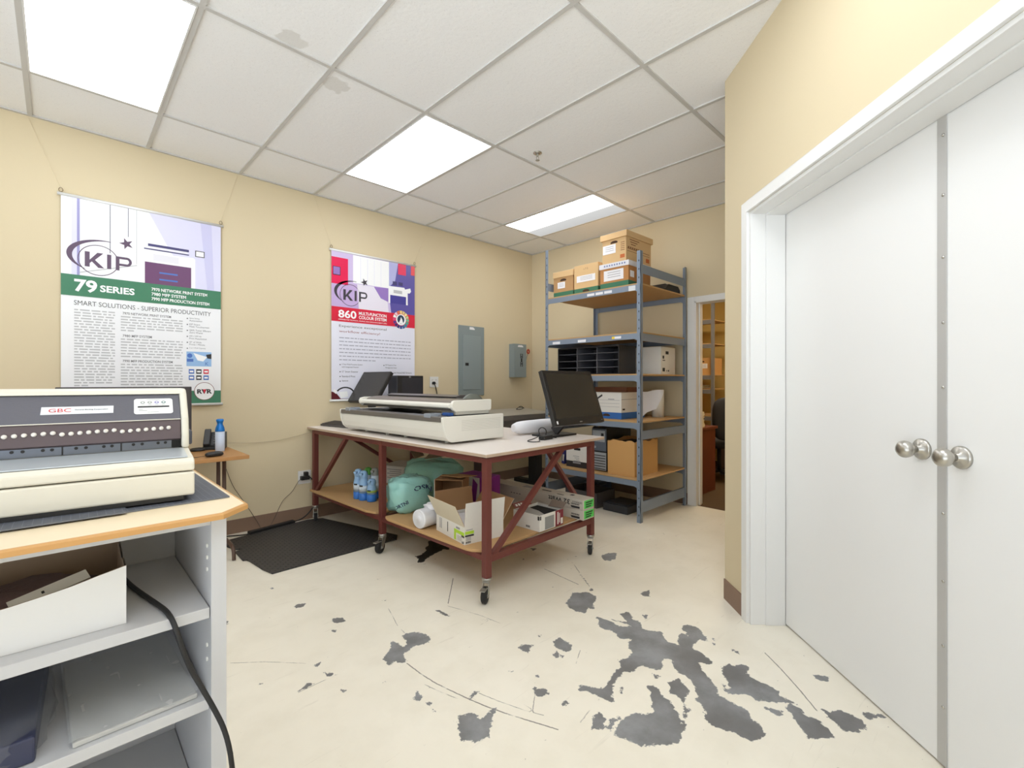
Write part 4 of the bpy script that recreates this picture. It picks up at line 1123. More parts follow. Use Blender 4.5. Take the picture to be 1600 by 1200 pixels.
def b4x(o):
    q_ = MB()
    q_.box(-0.0012, 0.0004, -0.12, -0.07, 0.028, 0.062, 1)
    for k in range(5): q_.box(-0.0012, 0.0004, -0.12, -0.075, 0.10 + k * 0.018, 0.106 + k * 0.018, 0)
    for k in range(3): q_.box(0.06 + 0.01 * k, 0.22 - 0.03 * k, -0.1362, -0.1346, 0.20 - k * 0.022, 0.208 - k * 0.022, 0)
    q_.box(0.02, 0.40, -0.1362, -0.1346, 0.112, 0.117, 0); q_.box(0.02, 0.40, -0.1362, -0.1346, 0.090, 0.0935, 0)
    for k in range(7): q_.box(0.03 + k * 0.034, 0.052 + k * 0.034, -0.1362, -0.1346, 0.119, 0.135, 0)
    q_.box(0.34, 0.40, -0.1362, -0.1346, 0.03, 0.07, 1)
    q_.build('print', [pm('brown_ink', (140, 96, 62), 0.8), pm('orange_ink', (200, 110, 60), 0.8)], o)
banker('archive_box', (3.80, 2.518, z1 + 0.2545), 0.270, 0.43, 0.275, 'kraft archive box with wide overhanging lid, topmost on the shelving', light_kraft, None, 0, light_kraft, 0.052, (-0.02, 0.128, 0.09, 0.175), True, group=G, extra=b4x, rotz=-0.03, lid_g=0.016)
mb_ = MB()
mb_.prism([(0, 0), (0.30, 0), (0.30, 0.05), (0.26, 0.085), (0.06, 0.085), (0, 0.03)], -0.17, 0.17, 0, Matrix.Rotation(PI / 2, 4, 'X'))
mb_.box(0.08, 0.25, -0.12, 0.12, 0.085, 0.10, 1)
tag(mb_.build('desk_scanner', [black_plastic, dark_plastic], None, (4.27, 2.40, z1), 0.0, bevel=0.006), 'low black machine at the back right of the top shelf', 'machine')

# ---- pigeonhole sorter
z3 = SHELF[2] + 0.0005
black_metal = pm('black_metal', (40, 39, 41), 0.45)
pg = thing('literature_sorter', 'black pigeonhole sorter with three columns of slots on the third shelf', 'sorter', (3.86, 2.885, z3))
w_, d_, h_ = 0.77, 0.30, 0.285
f = MB()
f.box(0, d_, -w_ / 2, -w_ / 2 + 0.012, 0, h_); f.box(0, d_, w_ / 2 - 0.012, w_ / 2, 0, h_)
f.box(0, d_, -w_ / 2 + 0.012, w_ / 2 - 0.012, h_ - 0.012, h_); f.box(0, d_, -w_ / 2 + 0.012, w_ / 2 - 0.012, 0, 0.012)
f.box(d_ - 0.006, d_, -w_ / 2 + 0.012, w_ / 2 - 0.012, 0.012, h_ - 0.012)
f.build('cabinet', black_metal, pg, bevel=0.001)
cw_ = (w_ - 0.024) / 3
for k in (1, 2):
    y = -w_ / 2 + 0.012 + cw_ * k
    MB().box(0.001, d_ - 0.006, y - 0.004, y + 0.004, 0.012, h_ - 0.012).build('divider', pm('divider_grey', (92, 92, 98), 0.45), pg)
slat = pm('slot_edge', (112, 113, 120), 0.4)
for c in range(3):
    y = -w_ / 2 + 0.012 + cw_ * c
    for k in range(1, 4):
        z = h_ * k / 4
        MB().box(0.004, d_ - 0.007, y + 0.005, y + cw_ - 0.005, z, z + 0.004).build('slot_tray', slat, pg)

# ---- white carton on the third shelf
def wx_(o):
    q_ = MB()
    q_.box(0.03, 0.06, -0.1812, -0.1796, 0.155, 0.185); q_.box(0.09, 0.15, -0.1812, -0.1796, 0.20, 0.23)
    q_.box(0.03, 0.08, -0.1812, -0.1796, 0.135, 0.143); q_.box(0.03, 0.075, -0.1812, -0.1796, 0.03, 0.065)
    q_.box(0.11, 0.12, -0.1812, -0.1796, 0.03, 0.045); q_.box(0.14, 0.16, -0.1812, -0.1796, 0.03, 0.045)
    q_.build('print', ink, o)
banker('paper_carton', (4.20, 2.425, z3), 0.36, 0.29, 0.272, 'white copy paper carton with black symbols, right of the black sorter', white_card, None, 0, None, 0, None, False, extra=wx_)

# ---- fourth shelf
z4 = SHELF[3] + 0.0005
blue_print = pm('blue_print', (48, 104, 176), 0.7)
def bb(o):
    q_ = MB()
    q_.prism([(-0.025, -0.014), (0.030, 0.020), (0.024, 0.036), (-0.030, 0.004)], 0, 0.0012, 0, Matrix.Translation((0, 0.075, 0.20)) @ Matrix(((0, 0, -1, 0), (-1, 0, 0, 0), (0, 1, 0, 0), (0, 0, 0, 1))))
    for k in range(3): q_.box(-0.0012, 0.0004, -0.15, 0.13, 0.115 + k * 0.032, 0.1175 + k * 0.032, 1)
    q_.box(-0.0012, 0.0004, -0.09, -0.02, 0.185, 0.193, 1)
    q_.box(0.02, 0.06, -0.1712, -0.1698, 0.085, 0.10, 0)
    q_.box(0.0, 0.42, -0.1706, -0.1698, 0.185, 0.190, 1)
    q_.build('print', [ink, grey_ink], o)
banker('archive_box', (3.83, 2.625, z4), 0.34, 0.42, 0.255, 'white archive box with blue base on the fourth shelf', white_card, blue_print, 0.062, None, 0, None, 'low', extra=bb)
fd = MB()
for k in range(5):
    fd.box(0.0 + 0.004 * (k % 2), 0.30 - 0.006 * (k % 3), -0.20 + 0.006 * (k % 2), 0.20, k * 0.010, k * 0.010 + 0.009)
brown_fold = pm('brown_folder', (122, 74, 48), 0.7)
tag(fd.build('folder_stack', brown_fold, None, (3.93, 2.66, z4 + 0.2555)), 'stack of brown folders lying on the blue and white archive box', 'folders')
pt = thing('paper_tube', 'white rolled paper standing on the fourth shelf, right of the archive box', 'paper roll', (4.36, 2.365, z4))
MB().tube([(0, 0, 0.0), (0, 0, 0.275)], 0.060, n=28).build('roll', pm('paper_cream', (228, 222, 208), 0.7), pt)
sh = MB()
pts = []
for k in range(9):
    a = -2.9 + k * 0.16
    pts.append((0.064 * math.cos(a), 0.064 * math.sin(a)))
pts += [(-0.10, 0.05), (-0.14, 0.10)][::1]
pts = [(-0.16, 0.085), (-0.11, 0.06)] + pts[:9]
low = [0.004, 0.05] + [0.085 + 0.021 * k for k in range(9)]
vs = [(p[0], p[1], l) for p, l in zip(pts, low)] + [(p[0], p[1], 0.278 - (0.02 if i < 2 else 0)) for i, p in enumerate(pts)]
n_ = len(pts)
sh.add(vs, [(i, i + 1, n_ + i + 1, n_ + i) for i in range(n_ - 1)], 0, True)
sh.build('loose_sheet', paper, pt)

# ---- fifth shelf
z5 = SHELF[4] + 0.0005
pc = thing('computer_tower', 'old black and silver computer tower on the fifth shelf, left of the brown carton', 'computer', (3.80, 2.690, z5))
MB().box(0.006, 0.44, -0.085, 0.085, 0.008, 0.425).build('case', black_plastic, pc, bevel=0.003)
silver = pm('silver_plastic', (168, 172, 176), 0.4, 0.3)
MB().box(-0.004, 0.0055, -0.083, 0.083, 0.20, 0.415).build('front_panel', pm('tower_dark', (92, 98, 108), 0.4), pc, bevel=0.003)
MB().box(-0.008, 0.0, -0.070, 0.070, 0.290, 0.400).build('drive_bay', silver, pc, bevel=0.002)
dv_ = MB().box(-0.006, 0.0055, -0.083, 0.083, 0.012, 0.185)
dv_.build('lower_grille', silver, pc, bevel=0.003)
gl = MB()
for k in range(6): gl.box(-0.0075, -0.0055, -0.078, 0.078, 0.022 + k * 0.026, 0.030 + k * 0.026)
gl.build('grille_slots', dark_plastic, pc)
MB().box(-0.0105, -0.0078, -0.060, -0.030, 0.335, 0.375).build('drive_slot', black_plastic, pc)
MB().cyl((-0.004, 0.045, 0.235), (-0.010, 0.045, 0.235), 0.012).build('power_button', silver, pc)

bx = thing('open_carton', 'open tan cardboard carton with ragged rim on the fifth shelf, beside the right post', 'box', (3.775, 2.425, z5))
tan = pm('tan_card', (214, 168, 106), 0.85, noise=(6.0, (200, 152, 92), 0.7))
def rag(n, h, s, amp=0.012):
    r_ = random.Random(s)
    return [h + r_.uniform(-amp, amp) for _ in range(n + 1)]
b_ = MB(); w_, d_, h_ = 0.295, 0.42, 0.325
for (ax, ay, bx_, by_, s) in ((0, -w_ / 2, 0, w_ / 2, 1), (d_, -w_ / 2, d_, w_ / 2, 2), (0, -w_ / 2, d_, -w_ / 2, 3), (0, w_ / 2, d_, w_ / 2, 4)):
    hs = rag(9, h_, s)
    vs = []
    for k in range(10):
        u = k / 9
        vs.append((ax + (bx_ - ax) * u, ay + (by_ - ay) * u, 0))
    for k in range(10):
        u = k / 9
        vs.append((ax + (bx_ - ax) * u, ay + (by_ - ay) * u, hs[k]))
    b_.add(vs, [(k, k + 1, 11 + k, 10 + k) for k in range(9)], 0)
b_.box(0.002, d_ - 0.002, -w_ / 2 + 0.002, w_ / 2 - 0.002, 0.0, 0.003)
o_ = b_.build('carton', tan, bx)
md = o_.modifiers.new('solid', 'SOLIDIFY'); md.thickness = 0.004
MB().box(-0.0006, 0.0022, -0.02, 0.05, 0.0, 0.14).build('tape', pm('tan_tape', (196, 150, 96), 0.35), bx)
MB().box(0.02, d_ - 0.02, -w_ / 2 + 0.015, w_ / 2 - 0.015, 0.26, 0.30).build('dark_contents', black_plastic, bx, bevel=0.01)

def bwx(o):
    q_ = MB()
    for k in range(3): q_.box(-0.0012, 0.0004, -0.03, 0.05 - 0.02 * k, 0.112 - 0.018 * k, 0.117 - 0.018 * k)
    q_.box(-0.0012, 0.0004, -0.045, 0.04, 0.065, 0.070)
    q_.build('print', grey_ink, o)
    MB().box(-0.0018, 0.0004, -0.045, 0.035, 0.176, 0.204).build('handle_hole', pm('hole_black', (34, 32, 34), 0.9), o)
    MB().box(-0.0018, -0.0006, -0.05, 0.05, 0.040, 0.055).build('white_handle', grey_ink, o)
banker('archive_box', (3.80, 2.965, z5), 0.275, 0.40, 0.250, 'white archive box with black base on the fifth shelf', white_card, pm('black_print', (48, 44, 46), 0.7), 0.062, white_card, 0.05, None, False, extra=bwx)
bi = thing('ring_binder', 'dark blue binder leaning at the left end of the fifth shelf', 'binder', (3.86, 3.20, z5 + 0.004))
MM = Matrix.Rotation(0.12, 4, 'X')
MB().box(0.0, 0.27, -0.02, 0.02, 0.0, 0.29, 0, MM).build('cover', pm('navy_cover', (44, 48, 112), 0.5), bi, bevel=0.003)
MB().box(-0.0012, 0.0005, -0.009, 0.009, 0.03, 0.10, 0, MM).build('spine_label', cream_card, bi)
rd_ = MB().box(0.0, 0.30, -0.19, 0.19, 0.0, 0.045)
# ---- on the floor under the shelving
fx = thing('storage_tray', 'dark grey open tray on the floor under the shelving', 'tray', (3.83, 2.94, 0.0))
t_ = MB(); t_.box(0, 0.32, -0.20, 0.20, 0.0, 0.006)
for (a, b, c, d) in ((0, 0.006, -0.20, 0.20), (0.314, 0.32, -0.20, 0.20), (0.006, 0.314, -0.20, -0.194), (0.006, 0.314, 0.194, 0.20)):
    t_.box(a, b, c, d, 0.006, 0.15)
t_.build('tray', pm('tray_grey', (70, 66, 68), 0.6), fx)
wr = MB().blob((0, 0, 0.045), (0.10, 0.09, 0.045), 0, 9, 0.06, zmin=0.0)
tag(wr.build('packing_paper', pm('packing_white', (226, 228, 234), 0.6), None, (3.95, 3.03, 0.0065)), 'crumpled white packing paper in the grey floor tray', 'packing paper')
bbx = MB().prism([(0, 0), (0.24, 0), (0.24, 0.14), (0.0, 0.11)], -0.13, 0.13, 0, Matrix.Rotation(PI / 2, 4, 'X'))
bbx.box(0.03, 0.21, -0.08, 0.08, 0.13, 0.145, 0)
tag(bbx.build('equipment_case', pm('blue_grey_plastic', (70, 84, 108), 0.5), None, (4.24, 3.13, 0.0), 0.0, bevel=0.006), 'blue-grey case on the floor behind the tray under the shelving', 'case')
bdk = MB().box(0, 0.30, -0.14, 0.14, 0.0, 0.075).box(0.02, 0.28, -0.12, 0.12, 0.075, 0.085)
tag(bdk.build('equipment_box', pm('black_case', (44, 44, 48), 0.5), None, (3.85, 2.54, 0.0), 0.0, bevel=0.006), 'flat black box on the floor under the middle of the shelving', 'box')
# ================================================================ shelf counter in the left foreground
counter_grey = pm('counter_grey', (206, 206, 208), 0.5, noise=(6.0, (196, 196, 198), 0.6))
counter_top = pm('counter_top', (240, 222, 190), 0.42, noise=((2.0, 16.0, 2.0), (232, 212, 178), 0.6))
oak_edge = pm('oak_edge', (214, 166, 104), 0.5, noise=((4.0, 30.0, 30.0), (198, 148, 88), 0.7))
CZ = 0.990
cn = thing('shelf_counter', 'grey shelf unit with pale wood top in the left foreground', 'counter', (-0.30, 1.40, 0))
ox, oy = -0.30, 1.40
def cp(x, y): return (x - ox, y - oy)
outline = [cp(-0.85, 1.098), cp(0.238, 1.098), cp(0.293, 1.150), cp(0.293, 1.70), cp(-0.85, 1.70)]
t = MB(); t.prism(outline, CZ - 0.0125, CZ, 0)
tp = t.build('top', counter_top, cn, bevel=0.0015)
e = MB()
pth = [Vector((p[0], p[1], 0)) for p in outline[:4]]
nrms = []
for p, q in zip(pth[:-1], pth[1:]):
    d = (q - p).normalized(); nrms.append(Vector((d.y, -d.x, 0)))
mit = [nrms[0]] + [(a + b).normalized() / max(0.3, (a + b).normalized().dot(a)) for a, b in zip(nrms[:-1], nrms[1:])] + [nrms[-1]]
vs = []
for p, n_ in zip(pth, mit):
    for w_, z in ((0.0002, CZ - 0.0130), (0.0065, CZ - 0.0130), (0.0065, CZ - 0.004), (0.0035, CZ - 0.0006), (0.0002, CZ - 0.0004)):
        vs.append(p + n_ * w_ + Vector((0, 0, z)))
fs = [(i * 5 + k, i * 5 + (k + 1) % 5, (i + 1) * 5 + (k + 1) % 5, (i + 1) * 5 + k) for i in range(3) for k in range(5)] + [(0, 1, 2, 3, 4), (15, 16, 17, 18, 19)]
e.add(vs, fs, 0)
e.build('edge_band', oak_edge, tp)
def cbox(x0, x1, y0, y1, z0, z1, name, m=counter_grey, bev=0.001):
    return MB().box(x0 - ox, x1 - ox, y0 - oy, y1 - oy, z0, z1).build(name, m, cn, bevel=bev)
sd = cbox(0.226, 0.254, 1.128, 1.56, 0.0, CZ - 0.0130, 'side_panel')
cbox(-0.80, -0.772, 1.128, 1.56, 0.0, CZ - 0.0130, 'side_panel')
cbox(-0.771, 0.2255, 1.54, 1.558, 0.05, CZ - 0.0130, 'back_panel')
cbox(-0.771, 0.2255, 1.130, 1.150, CZ - 0.030, CZ - 0.0130, 'top_rail')
cbox(-0.771, 0.2245, 1.134, 1.539, 0.766, 0.788, 'shelf')
cbox(-0.771, 0.2245, 1.140, 1.539, 0.574, 0.596, 'shelf')
cbox(-0.771, 0.2245, 1.134, 1.539, 0.30, 0.322, 'shelf')
cbox(-0.771, 0.2245, 1.134, 1.539, 0.06, 0.082, 'shelf')
for z in (0.860, 0.885, 0.910, 0.70, 0.67):
    MB().cyl((0.2235 - ox, 1.160 - oy, z), (0.2262 - ox, 1.160 - oy, z), 0.0042).build('pin_hole', pm('pin_sleeve', (236, 234, 228), 0.4), sd)

# ---- cutting mats
def mat_material(name):
    m = bpy.data.materials.new(name); m.use_nodes = True
    nt = m.node_tree; b = nt.nodes['Principled BSDF']
    tc = node(nt, 'ShaderNodeTexCoord')
    bt = node(nt, 'ShaderNodeTexBrick'); bt.offset = 0.0; bt.squash = 1.0
    bt.inputs['Scale'].default_value = 1.0; bt.inputs['Brick Width'].default_value = 0.0127; bt.inputs['Row Height'].default_value = 0.0127
    bt.inputs['Mortar Size'].default_value = 0.0004; bt.inputs['Mortar Smooth'].default_value = 0.3
    for k, c in (('Color1', (76, 80, 90)), ('Color2', (80, 84, 94)), ('Mortar', (112, 116, 124))): bt.inputs[k].default_value = lin(c)
    nt.links.new(tc.outputs['Object'], bt.inputs['Vector']); nt.links.new(bt.outputs[0], b.inputs['Base Color'])
    b.inputs['Roughness'].default_value = 0.6
    return m
matm = mat_material('cutting_mat')
m1 = MB().box(0, 0.60, 0, 0.40, 0, 0.003).build('cutting_mat', [matm], None, (-0.318, 1.226, CZ + 0.0005), 0.0)
tag(m1, 'blue-grey gridded cutting mat under the punch machine, at the right of the counter', 'cutting mat')
m2 = MB().box(0, 0.45, 0, 0.40, 0, 0.003).build('cutting_mat', [matm], None, (-0.352, 1.2195, CZ + 0.0036), 0.0)
tag(m2, 'second gridded cutting mat, nearer the front edge, overlapping at the left', 'cutting mat')
m2.rotation_euler[2] = -0.02

# ---- punch machine
gbc_cream = pm('punch_cream', (224, 219, 204), 0.4)
gbc_dark = pm('punch_charcoal', (96, 95, 103), 0.45, bump=(260.0, 0.15))
gbc_brown = pm('punch_brown', (82, 70, 72), 0.5, noise=(30.0, (94, 80, 84), 0.6))
die_steel = pm('die_steel', (120, 126, 138), 0.35, 0.55)
GZ = CZ + 0.0070
GA = math.radians(-5)
gm = thing('punch_machine', 'cream and charcoal binding punch machine on the counter', 'punch machine', (0.218, 1.245, GZ), GA)
LX = -0.46
def xprof(pts, x0, x1, mb, m=0, side=None):
    """polygon in (y,z) extruded along x"""
    M = Matrix(((0, 0, 1, 0), (1, 0, 0, 0), (0, 1, 0, 0), (0, 0, 0, 1)))
    return mb.prism(pts, x0, x1, m, M, side)
b_ = MB(); xprof([(0.0, 0.008), (0.0, 0.060), (0.34, 0.060), (0.34, 0.008)], LX, 0.0, b_)
b_.build('base', gbc_cream, gm, bevel=0.004)
b_ = MB(); xprof([(0.0, 0.0625), (0.0, 0.082), (0.010, 0.090), (0.135, 0.0985), (0.34, 0.0985), (0.34, 0.0625)], LX, 0.0, b_)
b_.build('tray', gbc_cream, gm, bevel=0.004)
b_ = MB(); xprof([(0.012, 0.0915), (0.014, 0.0935), (0.128, 0.1005), (0.128, 0.0975)], LX + 0.01, -0.012, b_)
b_.build('tray_surface', pm('tray_grey_blue', (196, 202, 206), 0.28, 0.3), gm)
MB().box(LX + 0.02, -0.02, 0.0, 0.33, 0.0, 0.0085).build('foot_frame', black_plastic, gm)
b_ = MB(); xprof([(0.150, 0.0986), (0.150, 0.128), (0.158, 0.128), (0.158, 0.0986)], LX + 0.02, -0.034, b_)
die = b_.build('die_row', die_steel, gm)
MB().box(-0.034, -0.012, 0.150, 0.20, 0.0986, 0.130).build('die_gap', pm('gap_black', (16, 15, 16), 0.6), gm)
b_ = MB()
for xs in (-0.128, -0.226, -0.324): b_.box(xs - 0.0012, xs + 0.0012, 0.1485, 0.1500, 0.0990, 0.127)
b_.build('die_seam', black_plastic, die)
for base in (-0.118, -0.216, -0.314, -0.412):
    for dx in (0.012, 0.028, 0.058, 0.072):
        if base + dx < -0.03:
            MB().cyl((base + dx, 0.1505, 0.113), (base + dx, 0.1485, 0.113), 0.0032, n=14).build('die_hole', black_plastic, die)
MB().box(LX + 0.02, -0.02, 0.128, 0.150, 0.0986, 0.1000).build('throat_edge', zinc, gm)
b_ = MB(); xprof([(0.136, 0.122), (0.148, 0.168), (0.20, 0.168), (0.20, 0.128), (0.148, 0.118)], LX + 0.01, -0.016, b_)
pp_ = b_.build('pin_panel', gbc_brown, gm, bevel=0.0015)
nrm = Vector((0, -0.968, 0.252))
rise = {1: 0, 2: 0}
for k in range(21):
    x = -0.040 - k * 0.01429
    zz = 0.149 + (0.0 if (k < 6 or 7 <= k < 14 or k > 14) else 0.0) - 0.0006 * (k % 7)
    y = 0.136 + (zz - 0.122) * (0.012 / 0.046)
    c0 = Vector((x, y, zz)); 
    R = Matrix.Translation(c0) @ nrm.to_track_quat('Z', 'Y').to_matrix().to_4x4()
    MB().lathe([(0.0046, -0.001), (0.0046, 0.0022), (0.0034, 0.0036), (0.0, 0.0038)], 0, 14, R).build('die_pin', pm('pin_cream', (226, 220, 212), 0.3, 0.2), pp_)
b_ = MB(); xprof([(0.1475, 0.1700), (0.212, 0.228), (0.25, 0.228), (0.25, 0.1700)], LX + 0.01, -0.016, b_)
up = b_.build('upper_panel', gbc_dark, gm)
MB().box(LX + 0.01, -0.016, 0.1450, 0.150, 0.1682, 0.1702).build('trim_line', gbc_cream, gm)
# cream hood: top and right cheek following the front slope
b_ = MB()
xprof([(0.206, 0.229), (0.216, 0.238), (0.234, 0.243), (0.33, 0.243), (0.345, 0.235), (0.345, 0.0986), (0.335, 0.0986), (0.335, 0.229)], LX, -0.0005, b_)
b_.build('hood', gbc_cream, gm, bevel=0.004)
b_ = MB()
xprof([(0.128, 0.0988), (0.130, 0.130), (0.142, 0.172), (0.204, 0.234), (0.222, 0.2425), (0.33, 0.243), (0.345, 0.235), (0.345, 0.0988)], -0.015, 0.0, b_)
b_.build('side_cheek', gbc_cream, gm, bevel=0.006, seg=3)
MB().box(0.0005, 0.012, 0.20, 0.26, 0.0988, 0.135).build('cord_knob', pm('knob_blue_grey', (74, 78, 92), 0.5), gm, bevel=0.004)
# badge and instruction label on the sloped upper panel
sl = Vector((0, 0.0645, 0.058)).normalized(); sn = Vector((0, -sl.z, sl.y))
def slope(x, t, off): 
    p = Vector((x, 0.1475, 0.1700)) + sl * t + sn * off
    return p
def sl_quad(mb, x0, x1, t0, t1, off, m):
    mb.add([slope(x0, t0, off), slope(x1, t0, off), slope(x1, t1, off), slope(x0, t1, off)], [(0, 1, 2, 3)], m)
red_logo = pm('red_logo', (206, 44, 48), 0.5)
bd = MB()
sl_quad(bd, -0.262, -0.142, 0.026, 0.050, 0.0008, 0)
bd.text('GBC', slope(-0.250, 0.0325, 0.0012), (1, 0, 0), sl, 0.0115, 0.036, 1, 0.0)
bd.text('General Binding Corporation', slope(-0.208, 0.0365, 0.0012), (1, 0, 0), sl, 0.0044, 0.056, 2, 0.015)
bd.build('maker_badge', [pm('badge_silver', (226, 228, 232), 0.35), red_logo, ink], up)
lb_ = MB()
pts = []
cx_, ct_, hw, ht, rd_ = -0.0675, 0.045, 0.0375, 0.0265, 0.006
for (sx_, st_, a0) in ((1, 1, 0), (-1, 1, 90), (-1, -1, 180), (1, -1, 270)):
    for k in range(5):
        a = math.radians(a0 + k * 22.5)
        pts.append(slope(cx_ + sx_ * (hw - rd_) + rd_ * math.cos(a), ct_ + st_ * (ht - rd_) + rd_ * math.sin(a), 0.0008))
lb_.poly(pts, 0)
for k, mi in ((0, 1), (1, 1), (2, 2), (3, 3)):
    c0 = -0.0885 + k * 0.0135
    for (r_, mm, of) in ((0.0044, mi, 0.0012), (0.0022, 0, 0.0015)):
        lb_.poly([slope(c0 + r_ * math.cos(j * PI / 8), 0.058 + r_ * math.sin(j * PI / 8), of) for j in range(16)], mm)
sl_quad(lb_, -0.098, -0.037, 0.0405, 0.0455, 0.0012, 4)
for k in range(4): sl_quad(lb_, -0.092 + k * 0.0135, -0.085 + k * 0.0135, 0.0485, 0.0497, 0.0012, 1)
for k, (a, b) in enumerate(((-0.082, -0.055), (-0.096, -0.088), (-0.096, -0.080), (-0.080, -0.058))): sl_quad(lb_, a, b, (0.0665, 0.0345, 0.0295, 0.0235)[k], (0.0677, 0.0357, 0.0307, 0.0247)[k], 0.0012, 1)
lb_.build('instruction_label', [pm('label_white', (238, 238, 236), 0.4), pm('dot_grey', (150, 156, 150), 0.5), pm('dot_violet', (128, 124, 186), 0.5), pm('dot_green', (92, 124, 122), 0.5), ink], up)

# ---- open white box on the upper shelf
wbx = thing('open_box', 'open white cardboard box with brown inside on the upper shelf of the counter', 'box', (0.094, 1.172, 0.7885), -0.03)
b_ = MB(); W2, D2 = 0.36, 0.27
ztop = [0.112, 0.103, 0.093, 0.086, 0.080, 0.077, 0.074, 0.072, 0.070, 0.069]
fr = []
for k in range(10): fr.append((-W2 * k / 9, 0, 0))
for k in range(10): fr.append((-W2 * k / 9, 0, ztop[k]))
b_.add(fr, [(k, k + 1, 11 + k, 10 + k) for k in range(9)], 0)
b_.add([(p[0], 0.003, p[2]) for p in fr], [(k, k + 1, 11 + k, 10 + k) for k in range(9)], 1)
b_.add([fr[10 + k] for k in range(10)] + [(fr[10 + k][0], 0.003, fr[10 + k][2]) for k in range(10)], [(k, k + 1, 11 + k, 10 + k) for k in range(9)], 1)
bk = rag(12, 0.100, 17, 0.006)
vs = [(-W2 * k / 12, D2, 0) for k in range(13)] + [(-W2 * k / 12, D2, bk[k] - (0.012 if k > 5 else 0)) for k in range(13)]
b_.add(vs, [(k, k + 1, 14 + k, 13 + k) for k in range(12)], 1)
b_.add([(v[0], v[1] + 0.003, v[2]) for v in vs], [(k, k + 1, 14 + k, 13 + k) for k in range(12)], 0)
rs = rag(8, 0.104, 23, 0.008)
vs = [(0, D2 * k / 8, 0) for k in range(9)] + [(0, D2 * k / 8, rs[k]) for k in range(9)]
b_.add(vs, [(k, k + 1, 10 + k, 9 + k) for k in range(8)], 0); b_.add([(v[0] - 0.003, v[1], v[2]) for v in vs], [(k, k + 1, 10 + k, 9 + k) for k in range(8)], 1)
b_.box(-W2, -0.004, 0.004, D2 - 0.001, 0.0, 0.003, 1)
b_.build('carton', [pm('box_white', (230, 230, 230), 0.6, noise=(6.0, (222, 221, 219), 0.6)), pm('box_inside', (176, 154, 132), 0.85, noise=(8.0, (164, 142, 120), 0.7))], wbx)
con = MB(); con.blob((-0.18, 0.13, 0.036), (0.145, 0.098, 0.036), 0, 4, 0.12, zmin=0.004)
tag(con.build('punch_waste', pm('confetti', (172, 156, 156), 0.85, noise=(120.0, (104, 84, 86), 1.0), bump=(160.0, 0.8)), None, (0.094, 1.172, 0.7885), -0.03), 'loose grey paper confetti filling the open white box', 'paper scraps', kind='stuff')
cl = MB(); cl.box(-0.055, 0.055, -0.012, 0.012, 0, 0.002); cl.box(-0.012, -0.008, -0.003, 0.003, 0.0021, 0.0026, 1)
o_ = cl.build('plastic_strip', [pm('strip_clear', (214, 212, 206), 0.3), ink], None, (0.094 - 0.105, 1.172 + 0.060, 0.7885 + 0.078), 0.15)
o_.rotation_euler = (0.5, -0.22, 0.2)
tag(o_, 'pale plastic strip with a hole lying on the confetti in the open white box', 'plastic strip')

# ---- packs on the second shelf
clear = pm('clear_film', (226, 228, 228), 0.08, trans=0.35, alpha=0.45, bump=(16.0, 0.7))
sv = thing('plastic_sleeve_pack', 'clear plastic sleeve with pale sheets on the second shelf of the counter', 'plastic pack', (0.108, 1.315, 0.5965), 0.03)
MB().box(-0.095, 0.095, -0.160, 0.17, 0.0, 0.010).build('sheets', pm('grey_sheets', (198, 197, 194), 0.55), sv, bevel=0.002)
f = MB(); n_ = 16; vs = []
rnd = random.Random(2)
for j in range(n_ + 1):
    for i in range(n_ + 1):
        vs.append((-0.100 + 0.202 * i / n_, -0.168 + 0.346 * j / n_, 0.0125 + rnd.uniform(0, 0.005) + 0.004 * math.sin(i * 0.9 + j * 0.5)))
f.add(vs, [(j * (n_ + 1) + i, j * (n_ + 1) + i + 1, (j + 1) * (n_ + 1) + i + 1, (j + 1) * (n_ + 1) + i) for j in range(n_) for i in range(n_)], 0, True)
f.build('film', clear, sv)
nv = thing('cover_pack', 'dark blue report covers in a clear bag on the second shelf, at the far left', 'plastic pack', (-0.172, 1.335, 0.5965), -0.04)
MB().box(-0.15, 0.15, -0.17, 0.17, 0.0, 0.045).build('covers', pm('navy_covers', (44, 48, 72), 0.45, noise=(12.0, (58, 62, 88), 0.6)), nv, bevel=0.004)
f = MB(); f.blob((0, 0, 0.035), (0.165, 0.185, 0.038), 0, 21, 0.05, zmin=0.001, pw=0.4)
f.build('bag', pm('bag_film', (214, 218, 226), 0.08, trans=0.6, alpha=0.22, bump=(14.0, 0.8)), nv)

# ---- black power cable over the shelves
cb = MB()
cb.tube([(0.065, 1.52, 0.93), (0.078, 1.51, 0.86), (0.098, 1.47, 0.81), (0.112, 1.40, 0.7945), (0.125, 1.32, 0.7945), (0.145, 1.22, 0.7945), (0.156, 1.150, 0.797), (0.163, 1.118, 0.780), (0.172, 1.110, 0.74), (0.186, 1.108, 0.69), (0.203, 1.098, 0.65), (0.222, 1.082, 0.605), (0.238, 1.06, 0.56), (0.245, 1.04, 0.50), (0.248, 1.03, 0.36), (0.25, 1.03, 0.20), (0.27, 1.02, 0.05), (0.32, 1.0, 0.006), (0.45, 1.02, 0.006)], 0.0048, n=10, smooth_path=2)
tag(cb.build('power_cable', cord_black), 'thick black power cable draped over the shelves of the counter', 'cable')

